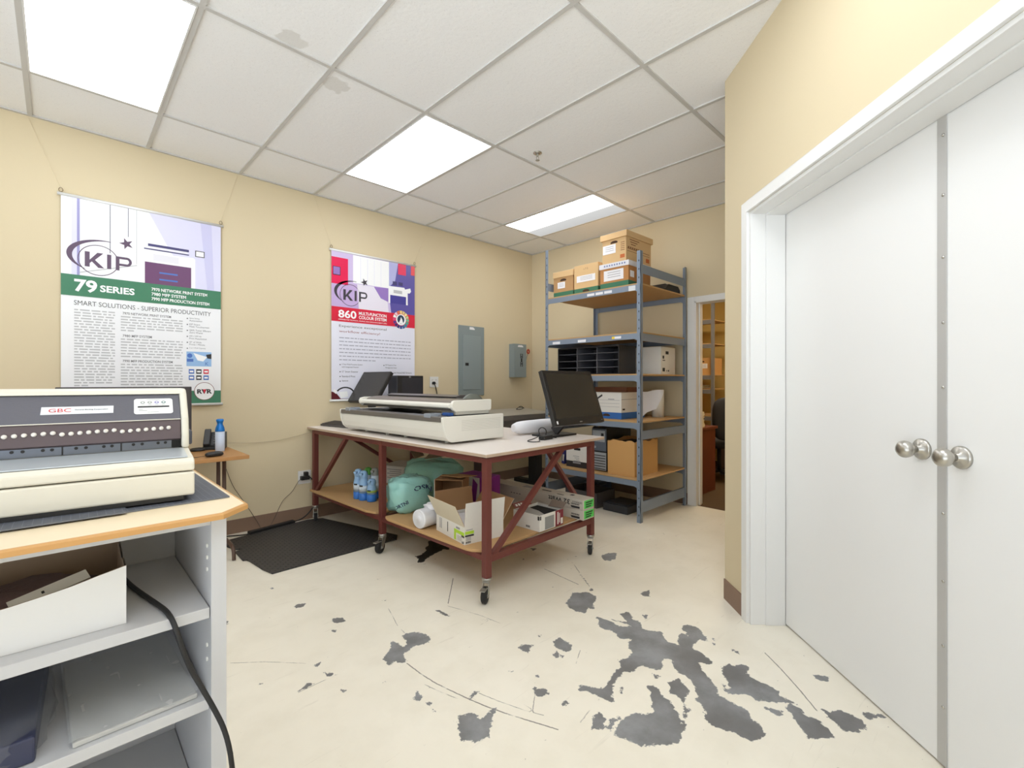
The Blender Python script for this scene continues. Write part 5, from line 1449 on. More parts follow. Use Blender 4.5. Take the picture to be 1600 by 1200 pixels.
# ================================================================ small desk by the left wall
desk_top = pm('desk_oak', (190, 142, 88), 0.4, noise=((3.0, 30.0, 3.0), (172, 122, 72), 0.7))
desk_steel = pm('desk_brown_steel', (92, 72, 62), 0.5, 0.2)
DZ = 0.740
ds = thing('folding_table', 'small oak-topped folding table with brown legs by the left wall', 'table', (0.2, 4.02, 0))
MB().box(-0.75, 0.772, -0.335, 0.350, DZ - 0.026, DZ).build('tabletop', desk_top, ds, bevel=0.003)
def dleg(x, n):
    for y in (-0.02, 0.16):
        MB().tube([(x, y, DZ - 0.027), (x, y, 0.10)], 0.0135, n=12).build('leg', desk_steel, ds)
    MB().tube([(x, -0.29, 0.004), (x, -0.285, 0.055), (x, -0.26, 0.085), (x, -0.20, 0.095), (x, 0.07, 0.098), (x, 0.27, 0.085), (x, 0.30, 0.05), (x, 0.305, 0.004)], 0.0125, n=12, smooth_path=2).build('foot', desk_steel, ds)
    MB().tube([(x, -0.02, 0.40), (x, 0.16, 0.40)], 0.009, n=10).build('cross_bar', desk_steel, ds)
dleg(0.685, 1); dleg(-0.65, 2)

ms = thing('computer_monitor', 'large dark flat monitor on the folding table, behind the punch machine', 'monitor', (0.32, 3.84, DZ + 0.0005), 0.0)
h = MB(); h.box(-0.335, 0.335, 0.0, 0.030, 0.112, 0.487); h.box(-0.20, 0.20, 0.030, 0.055, 0.17, 0.42)
hs = h.build('housing', pm('monitor_back', (58, 52, 54), 0.45), ms, bevel=0.004)
MB().box(-0.320, 0.320, -0.0012, 0.001, 0.132, 0.474).build('screen', pm('screen_dark', (64, 58, 60), 0.3), ms)
pts_ = MB()
for k in range(7): pts_.box(0.3345, 0.3358, 0.008, 0.020, 0.16 + k * 0.042, 0.175 + k * 0.042)
pts_.build('side_ports', pm('port_grey', (150, 140, 136), 0.5), hs)
MB().box(-0.05, 0.05, 0.032, 0.06, 0.012, 0.24).build('stand_neck', black_plastic, ms)
MB().box(-0.14, 0.14, -0.06, 0.13, 0.0, 0.012).build('stand_base', black_plastic, ms, bevel=0.004)
ph = thing('desk_phone', 'black desk phone with upright handset on the folding table', 'phone', (0.872, 4.22, DZ + 0.0005), -0.35)
b_ = MB(); xprof([(-0.07, 0.0), (-0.07, 0.02), (-0.02, 0.03), (0.055, 0.125), (0.075, 0.125), (0.075, 0.0)], -0.075, 0.07, b_)
b_.build('base', black_plastic, ph, bevel=0.004)
b_ = MB(); xprof([(-0.045, 0.022), (-0.062, 0.045), (0.018, 0.150), (0.036, 0.155), (0.048, 0.138), (0.0, 0.075)], -0.072, -0.030, b_)
b_.build('handset', dark_plastic, ph, bevel=0.006)
k_ = MB()
for i in range(3):
    for j in range(4):
        yy = -0.012 + j * 0.014; zz = 0.041 + j * 0.0178
        k_.box(-0.01 + i * 0.02, 0.004 + i * 0.02, yy - 0.004, yy + 0.004, zz, zz + 0.008)
k_.build('keys', grey_plastic, ph)
MB().lathe([(0.0, 0.0), (0.052, 0.0), (0.052, 0.010), (0.038, 0.020), (0.0, 0.022)], 0, 24).build('puck', black_plastic, None, (0.752, 4.19, DZ + 0.0005))
bpy.data.objects['puck'].name = 'phone_puck'
tag(bpy.data.objects['phone_puck'], 'small round black puck left of the desk phone', 'phone base')
bt = thing('spray_can', 'white spray can with shiny blue top on the folding table', 'spray can', (0.868, 4.05, DZ + 0.0005))
MB().lathe([(0.0, 0.0), (0.030, 0.0), (0.031, 0.003), (0.031, 0.148)], 0, 24).build('body', pm('can_white', (216, 222, 232), 0.35, noise=(40.0, (176, 190, 214), 0.5)), bt)
MB().lathe([(0.031, 0.148), (0.0315, 0.155), (0.029, 0.175), (0.021, 0.196), (0.0185, 0.205), (0.021, 0.218), (0.025, 0.226), (0.025, 0.238), (0.018, 0.242), (0.0, 0.242)], 0, 24).build('cap', pm('can_blue', (30, 122, 206), 0.18, 0.2), bt)
mo = MB(); mo.blob((0, 0, 0.015), (0.058, 0.032, 0.019), 0, 1, 0.0, zmin=0.0, pw=0.8)
tag(mo.build('computer_mouse', black_plastic, None, (0.778, 3.79, DZ + 0.0005), 0.2), 'black computer mouse near the front edge of the folding table', 'mouse')
mc = MB(); mc.tube([(0.72, 3.785, DZ + 0.008), (0.66, 3.80, DZ + 0.003), (0.60, 3.80, DZ + 0.003), (0.52, 3.77, DZ + 0.003)], 0.002, n=6, smooth_path=2)
tag(mc.build('mouse_cord', cord_black), 'thin black mouse cord on the folding table', 'cord')

# ---- rubber mat on the floor
mm_ = MB()
q = [(0.895, 4.215), (1.50, 4.33), (1.62, 4.35), (1.74, 4.30), (1.985, 3.40), (1.93, 3.31), (1.70, 3.30), (1.00, 3.285), (0.975, 3.40), (0.955, 3.62), (0.945, 3.66), (0.925, 3.67), (0.93, 3.90), (0.99, 3.93), (0.945, 3.95), (0.92, 4.05)]
mm_.prism(q, 0.0005, 0.009, 0)
mt_ = mm_.build('pad', rubber, None, bevel=0.002)
mt_.name = 'floor_mat'
def mat_pad_material():
    m = bpy.data.materials.new('ribbed_rubber'); m.use_nodes = True
    nt = m.node_tree; b = nt.nodes['Principled BSDF']
    tc = node(nt, 'ShaderNodeTexCoord')
    v = node(nt, 'ShaderNodeTexBrick'); v.inputs['Scale'].default_value = 1.0; v.inputs['Brick Width'].default_value = 0.05; v.inputs['Row Height'].default_value = 0.027
    v.inputs['Mortar Size'].default_value = 0.006; v.inputs['Mortar Smooth'].default_value = 0.4; v.offset = 0.5
    for k, c in (('Color1', (66, 63, 62)), ('Color2', (72, 69, 67)), ('Mortar', (36, 35, 35))): v.inputs[k].default_value = lin(c)
    nt.links.new(tc.outputs['Object'], v.inputs['Vector']); nt.links.new(v.outputs[0], b.inputs['Base Color'])
    n = node(nt, 'ShaderNodeTexNoise'); n.inputs['Scale'].default_value = 60.0; nt.links.new(tc.outputs['Object'], n.inputs['Vector'])
    bp = node(nt, 'ShaderNodeBump'); bp.invert = True; bp.inputs['Strength'].default_value = 0.9; bp.inputs['Distance'].default_value = 0.004
    nt.links.new(v.outputs['Fac'], bp.inputs['Height']); nt.links.new(bp.outputs[0], b.inputs['Normal'])
    b.inputs['Roughness'].default_value = 0.55
    return m
mt_.data.materials[0] = mat_pad_material()
tag(mt_, 'black ribbed rubber mat on the floor between the folding table and the work table', 'mat')

# ---- cords along the left wall
c1 = MB(); c1.tube([(1.636, 4.372, 0.40), (1.655, 4.35, 0.38), (1.70, 4.365, 0.33), (1.725, 4.36, 0.26), (1.71, 4.36, 0.16), (1.66, 4.365, 0.08), (1.58, 4.35, 0.025), (1.50, 4.345, 0.014)], 0.005, n=8, smooth_path=2)
c1.tube([(1.12, 4.265, 0.010), (1.06, 4.28, 0.008), (0.98, 4.345, 0.006), (0.85, 4.37, 0.006), (0.6, 4.375, 0.006)], 0.005, n=8, smooth_path=2)
c1.bar((1.12, 4.265, 0.016), (1.50, 4.345, 0.016), 0.046, 0.026)
tag(c1.build('power_strip', cord_black), 'black power cord with a long inline block on the floor by the left wall', 'power strip')
c2 = MB(); c2.tube([(1.60, 4.372, 0.388), (1.56, 4.385, 0.37), (1.53, 4.388, 0.32), (1.50, 4.388, 0.27), (1.43, 4.388, 0.22), (1.40, 4.388, 0.17), (1.37, 4.388, 0.10), (1.33, 4.385, 0.02), (1.30, 4.37, 0.006)], 0.0022, n=6, smooth_path=2)
tag(c2.build('thin_cord', pm('cord_brown', (96, 84, 74), 0.6)), 'thin dark cord hanging down the left wall from the low outlet', 'cord')
c3 = MB(); c3.tube([(0.94, 4.385, 0.70), (0.98, 4.388, 0.56), (1.03, 4.388, 0.40), (1.10, 4.388, 0.28), (1.20, 4.388, 0.10), (1.24, 4.38, 0.010)], 0.0022, n=6, smooth_path=2)
tag(c3.build('thin_cord', pm('cord_brown', (96, 84, 74), 0.6)), 'thin dark cord running down the wall behind the folding table', 'cord')
c4 = MB(); c4.tube([(0.96, 4.24, 0.775), (1.05, 4.385, 0.755), (1.20, 4.39, 0.742), (1.40, 4.39, 0.745), (1.55, 4.39, 0.775), (1.68, 4.385, 0.80), (1.78, 4.30, 0.815)], 0.0022, n=6, smooth_path=2)
tag(c4.build('wall_wire', pm('cord_beige', (196, 180, 150), 0.6)), 'thin pale cord strung along the left wall from the phone to the work table', 'cord')
# ================================================================ banners on the left wall
def star(cx, cy, r, rot, asp):
    out = []
    for k in range(10):
        a = rot + k * PI / 5
        q = r if k % 2 == 0 else r * 0.40
        out.append((cx + q * math.cos(a), cy - q * math.sin(a) * asp))
    return out

class Art:
    """flat print on a banner; u to the right, v downward, both 0..1; each ink layer lies a little proud of the last"""
    def __init__(s, w, h):
        s.w, s.h, s.mb, s.mats = w, h, MB(), []
    def mi(s, m):
        if m not in s.mats: s.mats.append(m)
        return s.mats.index(m)
    def P(s, u, v, k): return (u * s.w, -0.0012 - 0.0004 * k, -v * s.h)
    def rect(s, u0, v0, u1, v1, m, k=1): s.mb.poly([s.P(u0, v1, k), s.P(u1, v1, k), s.P(u1, v0, k), s.P(u0, v0, k)], s.mi(m))
    def poly(s, pts, m, k=1): s.mb.poly([s.P(u, v, k) for u, v in pts], s.mi(m))
    def text(s, t, u, v, hv, m, k=3, u1=None, bold=0.0):
        """baseline at v, ink height hv (in v)"""
        s.mb.text(t, s.P(u, v, k), (1, 0, 0), (0, 0, 1), hv * s.h, None if u1 is None else (u1 - u) * s.w, s.mi(m), bold)
    def ring(s, cx, cy, rx, ry, t, m, k=2, n=40, a0=0.0, a1=2 * PI):
        for i in range(n):
            a, b = a0 + (a1 - a0) * i / n, a0 + (a1 - a0) * (i + 1) / n
            s.mb.poly([s.P(cx + rx * math.cos(q) * f, cy - ry * math.sin(q) * f, k) for q, f in ((a, 1), (b, 1), (b, 1 - t), (a, 1 - t))], s.mi(m))
    def disc(s, cx, cy, rx, ry, m, k=2, n=32): s.poly([(cx + rx * math.cos(2 * PI * i / n), cy - ry * math.sin(2 * PI * i / n)) for i in range(n)], m, k)
    def lines(s, u0, u1, v0, v1, n, m, seed, k=2, last=0.6):
        """rows of small print as word-length dashes"""
        r = random.Random(seed)
        for i in range(n):
            v = v0 + (v1 - v0) * i / max(1, n - 1)
            u = u0; end = u1 if i < n - 1 else u0 + (u1 - u0) * last
            while u < end - 0.008:
                wd = min(r.uniform(0.015, 0.06), end - u)
                s.rect(u, v - 0.0032, u + wd, v + 0.0032, m, k)
                u += wd + 0.010
def word(t, ind): return t

def kip_logo(A, m):
    # swoosh: a crescent from lower left over the top to the star
    outer, inner = [], []
    for i in range(25):
        a = math.radians(238 - 158 * i / 24)
        outer.append((0.235 + 0.207 * math.cos(a), 0.268 - 0.080 * math.sin(a)))
        tk = 0.006 + 0.036 * math.sin(PI * min(1, i / 24 * 1.05)) ** 1.0
        inner.append((0.240 + (0.207 - tk * .65) * math.cos(a), 0.270 - (0.080 - tk * 0.28) * math.sin(a)))
    for i in range(24):
        A.poly([outer[i], outer[i + 1], inner[i + 1], inner[i]], m, 3)
    A.ring(0.204, 0.288, 0.116, 0.074, 0.045, m, 3)
    A.poly(star(0.366, 0.186, 0.044, PI / 2 + 0.35, 0.66), m, 3)
    A.poly([(0.127, 0.252), (0.154, 0.252), (0.154, 0.324), (0.127, 0.324)], m, 4)
    A.poly([(0.154, 0.290), (0.197, 0.252), (0.230, 0.252), (0.183, 0.288), (0.236, 0.324), (0.202, 0.324), (0.166, 0.297), (0.154, 0.306)], m, 4)
    A.rect(0.252, 0.253, 0.276, 0.323, m, 4)
    A.rect(0.302, 0.255, 0.324, 0.324, m, 4)
    A.rect(0.324, 0.255, 0.368, 0.266, m, 4); A.rect(0.324, 0.289, 0.368, 0.300, m, 4)
    for i in range(10):
        a, b = PI / 2 - PI * i / 10, PI / 2 - PI * (i + 1) / 10
        A.poly([(0.368 + f * rr_[0] * math.cos(q), 0.2775 - f2 * math.sin(q)) for q, f, f2, rr_ in ((a, 1, 0.0225, (0.030,)), (b, 1, 0.0225, (0.030,)), (b, 1, 0.0115, (0.013,)), (a, 1, 0.0115, (0.013,)))], m, 4)

rod_mat = pm('banner_rod', (226, 226, 224), 0.35, 0.2)
hook_mat = pm('hook_brass', (120, 100, 74), 0.4, 0.6)
cord_pale = pm('cord_pale', (222, 206, 174), 0.6)
def banner(loc, w, h, label, art, cords, proud=0.012):
    o = thing('hanging_banner', label, 'banner', loc)
    art.mb.box(0, w, -0.0012, 0.0, -h, 0, art.mi(banner_white))
    s = art.mb
    s.build('printed_sheet', art.mats, o, fix=False)
    for z, ex in ((0.0, 0.018), (-h, 0.014)):
        MB().cyl((-ex, 0.0, z), (w + ex, 0.0, z), 0.0105, n=16).build('rod', rod_mat, o)
    for x in (0.0, w):
        hk = MB().tube([(x, 0.0, 0.010), (x + 0.012, 0.0, 0.022), (x + 0.006, 0, 0.040), (x - 0.006, 0, 0.040), (x - 0.012, 0.0, 0.022), (x, 0, 0.010)], 0.002, n=6, smooth_path=1)
        hk.build('hook', hook_mat, o)
    for x, p in zip((0.0, w), cords):
        if p: MB().tube([(x, 0.0, 0.038), (p[0] - loc[0], p[1] - loc[1], p[2] - loc[2])], 0.0008, n=5).build('hanging_cord', cord_pale, o)
    return o
banner_white = pm('banner_white', (238, 238, 240), 0.28)
K1 = pm('kip_purple_grey', (92, 72, 96), 0.3)
K2 = pm('kip_grey', (66, 62, 70), 0.3)
b_lav = pm('banner_lavender', (216, 214, 238), 0.28); b_vio = pm('banner_violet', (152, 148, 196), 0.28); b_line = pm('banner_line', (128, 128, 138), 0.3)
b_green = pm('banner_green', (58, 122, 92), 0.28); b_txt = pm('banner_text', (92, 92, 94), 0.4); b_fine = pm('banner_fine', (190, 190, 192), 0.4); b_head = pm('banner_head', (110, 110, 112), 0.4)
b_white = pm('banner_letter', (246, 246, 246), 0.3); b_plum = pm('banner_plum', (104, 62, 104), 0.28); b_navy = pm('banner_navy', (64, 60, 110), 0.28)
b_blue = pm('banner_blue', (74, 112, 186), 0.3); b_sky = pm('banner_sky', (150, 186, 226), 0.3); b_red = pm('banner_red', (214, 40, 66), 0.28); b_ink = pm('banner_ink', (44, 42, 46), 0.35)
b_pale = pm('banner_pale', (226, 224, 230), 0.28)

A = Art(0.934, 1.448)
A.poly([(0.0, 0.0), (0.08, 0.0), (0.08, 0.372), (0.0, 0.372)], b_lav, 1) if False else None
A.rect(0.055, 0.0, 0.085, 0.372, b_lav, 1); A.rect(0.085, 0.0, 0.100, 0.372, b_vio, 2)
A.poly([(0.50, 0.0), (1.0, 0.0), (1.0, 0.372), (0.80, 0.372), (0.62, 0.16)], b_lav, 1)
A.poly([(0.85, 0.0), (0.93, 0.0), (0.95, 0.372), (0.90, 0.372)], pm('banner_lav2', (200, 198, 230), 0.28), 2)
A.rect(0.267, 0.0, 0.272, 0.245, b_line, 2); A.rect(0.374, 0.0, 0.379, 0.150, b_line, 2); A.rect(0.426, 0.0, 0.429, 0.28, b_fine, 2)
A.poly([(0.10, 0.354), (0.43, 0.285), (0.43, 0.289), (0.10, 0.359)], b_fine, 2)
kip_logo(A, K1)
# the machine in the picture
A.poly([(0.464, 0.215), (0.80, 0.205), (0.813, 0.212), (0.813, 0.374), (0.464, 0.374)], b_white, 2)
A.rect(0.478, 0.260, 0.785, 0.372, b_plum, 3); A.rect(0.498, 0.165, 0.769, 0.178, b_navy, 3); A.rect(0.473, 0.190, 0.77, 0.196, b_navy, 3)
A.rect(0.51, 0.178, 0.76, 0.190, b_pale, 3); A.rect(0.53, 0.215, 0.70, 0.250, b_pale, 3)
for v in (0.305, 0.340): A.rect(0.570, v, 0.692, v + 0.008, b_blue, 4)
A.rect(0.813, 0.162, 0.880, 0.196, b_ink, 3); A.rect(0.819, 0.166, 0.874, 0.192, b_white, 4)
A.rect(0.0, 0.370, 1.0, 0.470, b_green, 5)
A.text('79', 0.070, 0.449, 0.060, b_white, 6, 0.196, 0.03); A.text('SERIES', 0.212, 0.440, 0.033, b_white, 6, 0.415, 0.03)
for i, (t, u1) in enumerate((('7970 NETWORK PRINT SYSTEM', 0.899), ('7980 MFP SYSTEM', 0.749), ('7990 MFP PRODUCTION SYSTEM', 0.915))):
    A.text(t, 0.520, 0.407 + i * 0.0245, 0.0165, b_white, 6, u1, 0.02)
A.text('SMART SOLUTIONS - SUPERIOR PRODUCTIVITY', 0.069, 0.513, 0.0225, b_txt, 3, 0.926, 0.0)
A.lines(0.070, 0.298, 0.535, 0.895, 28, b_fine, 1, last=0.4)
A.lines(0.332, 0.726, 0.552, 0.620, 6, b_fine, 2, last=0.2); A.lines(0.332, 0.726, 0.664, 0.750, 7, b_fine, 3, last=0.95); A.lines(0.332, 0.726, 0.790, 0.905, 9, b_fine, 4)
for t, v, u1 in (('7970 NETWORK PRINT SYSTEM', 0.541, 0.647), ('7980 MFP SYSTEM', 0.653, 0.522), ('7990 MFP PRODUCTION SYSTEM', 0.779, 0.658)):
    A.text(t, 0.343, v, 0.0125, b_head, 3, u1, 0.01)
for i, ts in enumerate((('Space Saving', 'Automation'), ('KIP Smart', 'Multi Touchscreen'), ('100% Toner Efficient', 'Zero Waste'), ('600 x 2400 dpi', 'Print Resolution'), ('10" of Wide', 'Prints / Minute'), ('2 or 4 Roll Capacity',))):
    v = 0.537 + i * 0.0322
    A.disc(0.758, v - 0.002, 0.005, 0.0033, b_txt, 3, 10)
    for j, t in enumerate(ts): A.text(t, 0.772, v + j * 0.0125, 0.0085, b_head, 3)
A.rect(0.752, 0.713, 0.930, 0.792, b_sky, 2); A.disc(0.775, 0.735, 0.018, 0.012, b_blue, 3); A.rect(0.755, 0.752, 0.80, 0.768, b_blue, 3); A.text('K', 0.885, 0.786, 0.018, b_blue, 4)
A.poly([(0.80, 0.72), (0.90, 0.74), (0.87, 0.765), (0.83, 0.76)], b_white, 3); A.poly([(0.89, 0.728), (0.93, 0.722), (0.93, 0.75), (0.90, 0.748)], b_ink, 4)
for i, mm in enumerate((b_blue, b_ink, b_red, b_blue, b_ink, b_blue)):
    u = 0.787 + (i % 3) * 0.052; v = 0.8205 + (i // 3) * 0.0335
    A.rect(u - 0.019, v - 0.0125, u + 0.019, v + 0.0125, mm, 3); A.rect(u - 0.013, v - 0.0045, u + 0.013, v + 0.005, b_white, 4)
A.rect(0.0, 0.925, 1.0, 0.993, b_green, 2)
A.disc(0.879, 0.928, 0.074, 0.049, b_white, 3); A.ring(0.879, 0.928, 0.074, 0.049, 0.05, pm('banner_maroon', (122, 40, 46), 0.3), 4)
A.text('RVR', 0.826, 0.942, 0.025, b_ink, 5, 0.934, 0.04); A.poly([(0.868, 0.918), (0.890, 0.918), (0.879, 0.944)], b_red, 6)
banner((0.011, 4.384, 2.531), 0.934, 1.448, 'green and white printed banner marked 79 SERIES on the left wall', A, ((-0.144, 4.396, ZC - 0.006), (1.074, 4.396, ZC - 0.006)))

B2 = Art(0.916, 1.440)
p_lil = pm('banner_lilac', (206, 190, 226), 0.28); p_vio = pm('banner_purple', (150, 120, 190), 0.28); p_deep = pm('banner_deep', (92, 84, 160), 0.28); p_crim = pm('banner_crimson', (226, 34, 84), 0.28)
p_pale = pm('banner_pale_blue', (226, 226, 242), 0.28)
B2.rect(0, 0, 1, 0.375, p_lil, 1)
B2.rect(0.235, 0.01, 0.663, 0.200, b_white, 2)
for u in (0.32, 0.40, 0.48, 0.56): B2.rect(u, 0.02, u + 0.004, 0.195, p_pale, 3)
B2.poly([(0.0, 0.229), (0.18, 0.21), (0.36, 0.21), (0.42, 0.375), (0.0, 0.375)], pm('banner_lilac2', (196, 172, 216), 0.28), 2)
B2.poly([(0.28, 0.205), (0.52, 0.205), (0.64, 0.28), (0.66, 0.375), (0.30, 0.375)], pm('banner_white2', (232, 226, 238), 0.28), 3)
B2.poly([(0.477, 0.205), (0.654, 0.200), (0.654, 0.30), (0.56, 0.28)], p_vio, 4)
B2.poly([(0.663, 0.0), (1.0, 0.0), (1.0, 0.375), (0.69, 0.375), (0.663, 0.25)], p_deep, 2); B2.poly([(0.663, 0.0), (0.78, 0.0), (0.74, 0.14), (0.663, 0.19)], pm('banner_peri', (176, 176, 220), 0.28), 3)
B2.rect(0.0, 0.045, 0.179, 0.222, p_crim, 3); B2.rect(0.015, 0.107, 0.096, 0.165, b_ink, 4); B2.rect(0.020, 0.110, 0.090, 0.160, p_vio, 5)
B2.rect(0.778, 0.0, 0.882, 0.087, p_crim, 4); B2.rect(0.948, 0.0, 1.0, 0.076, pm('banner_scarlet', (224, 60, 66), 0.28), 4)
B2.rect(0.709, 0.143, 0.764, 0.171, b_navy, 4); B2.rect(0.783, 0.143, 0.84, 0.168, b_navy, 4)
B2.poly([(0.66, 0.182), (0.86, 0.178), (0.87, 0.19), (0.94, 0.176), (0.95, 0.20), (0.93, 0.215), (0.905, 0.215), (0.905, 0.305), (0.883, 0.305), (0.883, 0.245), (0.677, 0.245), (0.677, 0.305), (0.655, 0.305), (0.655, 0.20)], b_white, 5)
B2.rect(0.677, 0.247, 0.882, 0.304, pm('banner_indigo', (70, 66, 148), 0.28), 5); B2.rect(0.72, 0.205, 0.83, 0.228, b_fine, 6)
kip_logo(B2, K2)
B2.rect(0, 0.374, 1, 0.472, b_red, 5)
B2.text('860', 0.073, 0.446, 0.054, b_white, 6, 0.272, 0.025); B2.text('MULTI-FUNCTION', 0.300, 0.415, 0.0225, b_white, 6, 0.631, 0.025); B2.text('COLOUR SYSTEM', 0.300, 0.443, 0.0225, b_white, 6, 0.631, 0.025)
B2.text('DESIGNED FOR TECHNICAL, GRAPHIC AND OFFICE DOCUMENT USERS', 0.075, 0.462, 0.0085, b_white, 6, 0.635, 0.01)
wheel = [(244, 208, 120), (226, 196, 130), (238, 220, 150), (190, 210, 150), (120, 190, 150), (60, 170, 150), (40, 150, 170), (40, 110, 160), (44, 80, 150), (40, 60, 120), (56, 50, 120), (90, 56, 140), (220, 80, 130), (240, 240, 240), (240, 200, 210), (236, 120, 80)]
for i, c in enumerate(wheel):
    a = PI / 2 - 2 * PI * i / 16; d = 0.16
    B2.poly([(0.816 + r_ * 1.0 * math.cos(q), 0.418 - r_ * 0.64 * math.sin(q)) for q, r_ in ((a - d, 0.068), (a + d, 0.068), (a + d, 0.106), (a - d, 0.106))], pm('wheel_%d' % i, c, 0.3), 6)
B2.disc(0.816, 0.418, 0.064, 0.041, b_white, 6); B2.disc(0.814, 0.416, 0.046, 0.032, pm('banner_slate', (40, 60, 86), 0.3), 7); B2.poly([(0.815, 0.397), (0.832, 0.415), (0.845, 0.446), (0.785, 0.446), (0.805, 0.42)], b_white, 8)
B2.text('Experience exceptional', 0.081, 0.513, 0.021, b_txt, 3, 0.631, 0.0); B2.text('workflow efficiency!', 0.081, 0.549, 0.021, pm('banner_rust', (156, 92, 96), 0.4), 3, 0.551, 0.0)
B2.rect(0.0, 0.472, 1.0, 1.0, pm('banner_bluewhite', (230, 230, 242), 0.28), 1)
B2.lines(0.083, 0.945, 0.580, 0.728, 7, pm('banner_fine2', (170, 170, 184), 0.4), 6, 3, last=0.5)
for i, (u, v, t) in enumerate(((0.092, 0.765, '2 Year Multi-Function System'), (0.092, 0.813, '12" Smart Scanner'), (0.092, 0.845, 'Standard Print'), (0.092, 0.876, 'Optional'), (0.599, 0.762, 'KIP Support Free'), (0.72, 0.815, 'and AutoCAD Drivers'))):
    B2.disc(u, v - 0.004, 0.006, 0.004, b_ink, 4, 10) if i != 5 else None
    B2.text(t, u + 0.018 if i != 5 else u, v, 0.0115, b_ink, 4)
B2.text('with Integrated Scanner', 0.110, 0.783, 0.0115, b_ink, 4); B2.text('Management Suite', 0.617, 0.781, 0.0115, b_ink, 4)
B2.poly([(0.0, 0.94), (0.05, 0.95), (0.10, 0.99), (0.35, 0.99), (0.35, 0.994), (0.0, 0.994)], pm('banner_wine', (92, 26, 36), 0.3), 3)
B2.poly([(0.03, 0.925), (0.06, 0.938), (0.05, 0.958), (0.015, 0.94)], b_white, 4); B2.poly([(0.08, 0.945), (0.17, 0.94), (0.18, 0.975), (0.10, 0.985)], b_white, 4)
B2.ring(0.15, 0.965, 0.11, 0.055, 0.16, b_ink, 3, 20, 0.4, 2.6)
banner((1.856, 4.384, 2.525), 0.916, 1.440, 'pink and violet printed banner marked 860, behind the scanner on the left wall', B2, ((1.70, 4.396, ZC - 0.006), (2.96, 4.396, ZC - 0.006)))

# ================================================================ electrical things on the left wall
panel_grey = pm('panel_grey', (136, 147, 148), 0.45, 0.1)
ep = thing('electrical_panel', 'tall grey electrical panel on the left wall, right of the pink banner', 'electrical panel', (3.575, YL, 1.10))
MB().box(-0.197, 0.197, -0.014, -0.0005, 0.0, 0.838).build('cover', panel_grey, ep, bevel=0.003)
dr_ = MB().box(-0.137, 0.140, -0.021, -0.0145, 0.072, 0.725).build('door', pm('panel_door', (144, 155, 156), 0.42, 0.1), ep, bevel=0.003)
MB().box(-0.105, -0.055, -0.025, -0.0205, 0.358, 0.392).build('latch', black_plastic, dr_, bevel=0.002)
MB().poly([(-0.035, -0.0148, 0.795), (0.045, -0.0148, 0.795), (0.045, -0.0148, 0.807), (0.02, -0.0148, 0.826), (-0.035, -0.0148, 0.826)]).build('sticker', paper, ep)
dsx = thing('disconnect_switch', 'smaller grey switch box with red handle on the left wall near the corner', 'switch box', (4.322, YL, 1.325))
MB().box(-0.112, 0.112, -0.10, -0.0005, 0.0, 0.435).build('case', panel_grey, dsx, bevel=0.003)
MB().poly([(-0.05, -0.1012, 0.395), (0.055, -0.1012, 0.395), (0.045, -0.1012, 0.413), (0.02, -0.1012, 0.42), (-0.04, -0.1012, 0.418)]).build('sticker', paper, dsx)
q = MB()
for (a, b, c, d) in ((0.0, 0.012, 0.25, 0.31), (0.030, 0.042, 0.25, 0.31), (0.0, 0.012, 0.14, 0.20), (0.030, 0.042, 0.14, 0.20), (0.008, 0.034, 0.20, 0.25), (0.012, 0.030, 0.262, 0.274), (0.012, 0.030, 0.172, 0.184)):
    q.box(a, b, -0.1015, -0.0995, c, d)
q.build('warning_print', ink, dsx)
MB().box(0.1125, 0.125, -0.085, -0.03, 0.15, 0.30).build('switch_mount', zinc, dsx, bevel=0.003)
hd = MB().tube([(0.130, -0.058, 0.19), (0.145, -0.075, 0.27), (0.155, -0.085, 0.315)], 0.007, n=8)
ho = hd.build('handle_arm', zinc, dsx)
rg_ = MB(); cpt = [(0.160 + 0.020 * math.cos(a), -0.088, 0.345 + 0.026 * math.sin(a)) for a in [2 * PI * k / 16 for k in range(17)]]
rg_.tube(cpt, 0.009, n=8); rg_.build('handle_grip', pm('handle_red', (176, 64, 40), 0.45), ho)

def outlet(x, z, label, w=0.115):
    o = thing('wall_outlet', label, 'outlet', (x, YL, z))
    MB().box(-w / 2, w / 2, -0.006, -0.0005, -0.060, 0.060).build('cover_plate', white_paint, o, bevel=0.002)
    for sx_ in ((-1, 1) if w > 0.1 else (0,)):
        f = MB()
        for sz_ in (-1, 1): f.box(sx_ * 0.025 - 0.015, sx_ * 0.025 + 0.015, -0.0075, -0.0058, sz_ * 0.022 - 0.014, sz_ * 0.022 + 0.014)
        s_ = f.build('socket', pm('socket_white', (226, 224, 220), 0.4), o)
        g_ = MB()
        for sz_ in (-1, 1):
            for dx in (-0.006, 0.006): g_.box(sx_ * 0.025 + dx - 0.001, sx_ * 0.025 + dx + 0.001, -0.0080, -0.0072, sz_ * 0.022 - 0.003, sz_ * 0.022 + 0.006)
        g_.build('slots', ink, s_)
    return o
outlet(1.613, 0.390, 'white double wall outlet near the floor, left of the work table')
outlet(3.036, 1.262, 'white wall outlet above the scanner, beside the electrical panel')
pg1 = MB(); pg1.box(-0.03, 0.045, -0.05, -0.0085, -0.035, 0.0); pg1.box(0.0, 0.035, -0.045, -0.0085, 0.0, 0.035)
tag(pg1.build('power_plug', cord_black, None, (1.60, YL, 0.405), bevel=0.004), 'black plugs in the low wall outlet left of the work table', 'plug')
pg2 = MB(); pg2.cyl((0, -0.0085, 0), (0, -0.035, 0), 0.017); pg2.tube([(0, -0.03, -0.005), (0.01, -0.035, -0.03), (0.035, -0.03, -0.10), (0.04, -0.03, -0.16), (0.03, -0.03, -0.30)], 0.005, n=8, smooth_path=2)
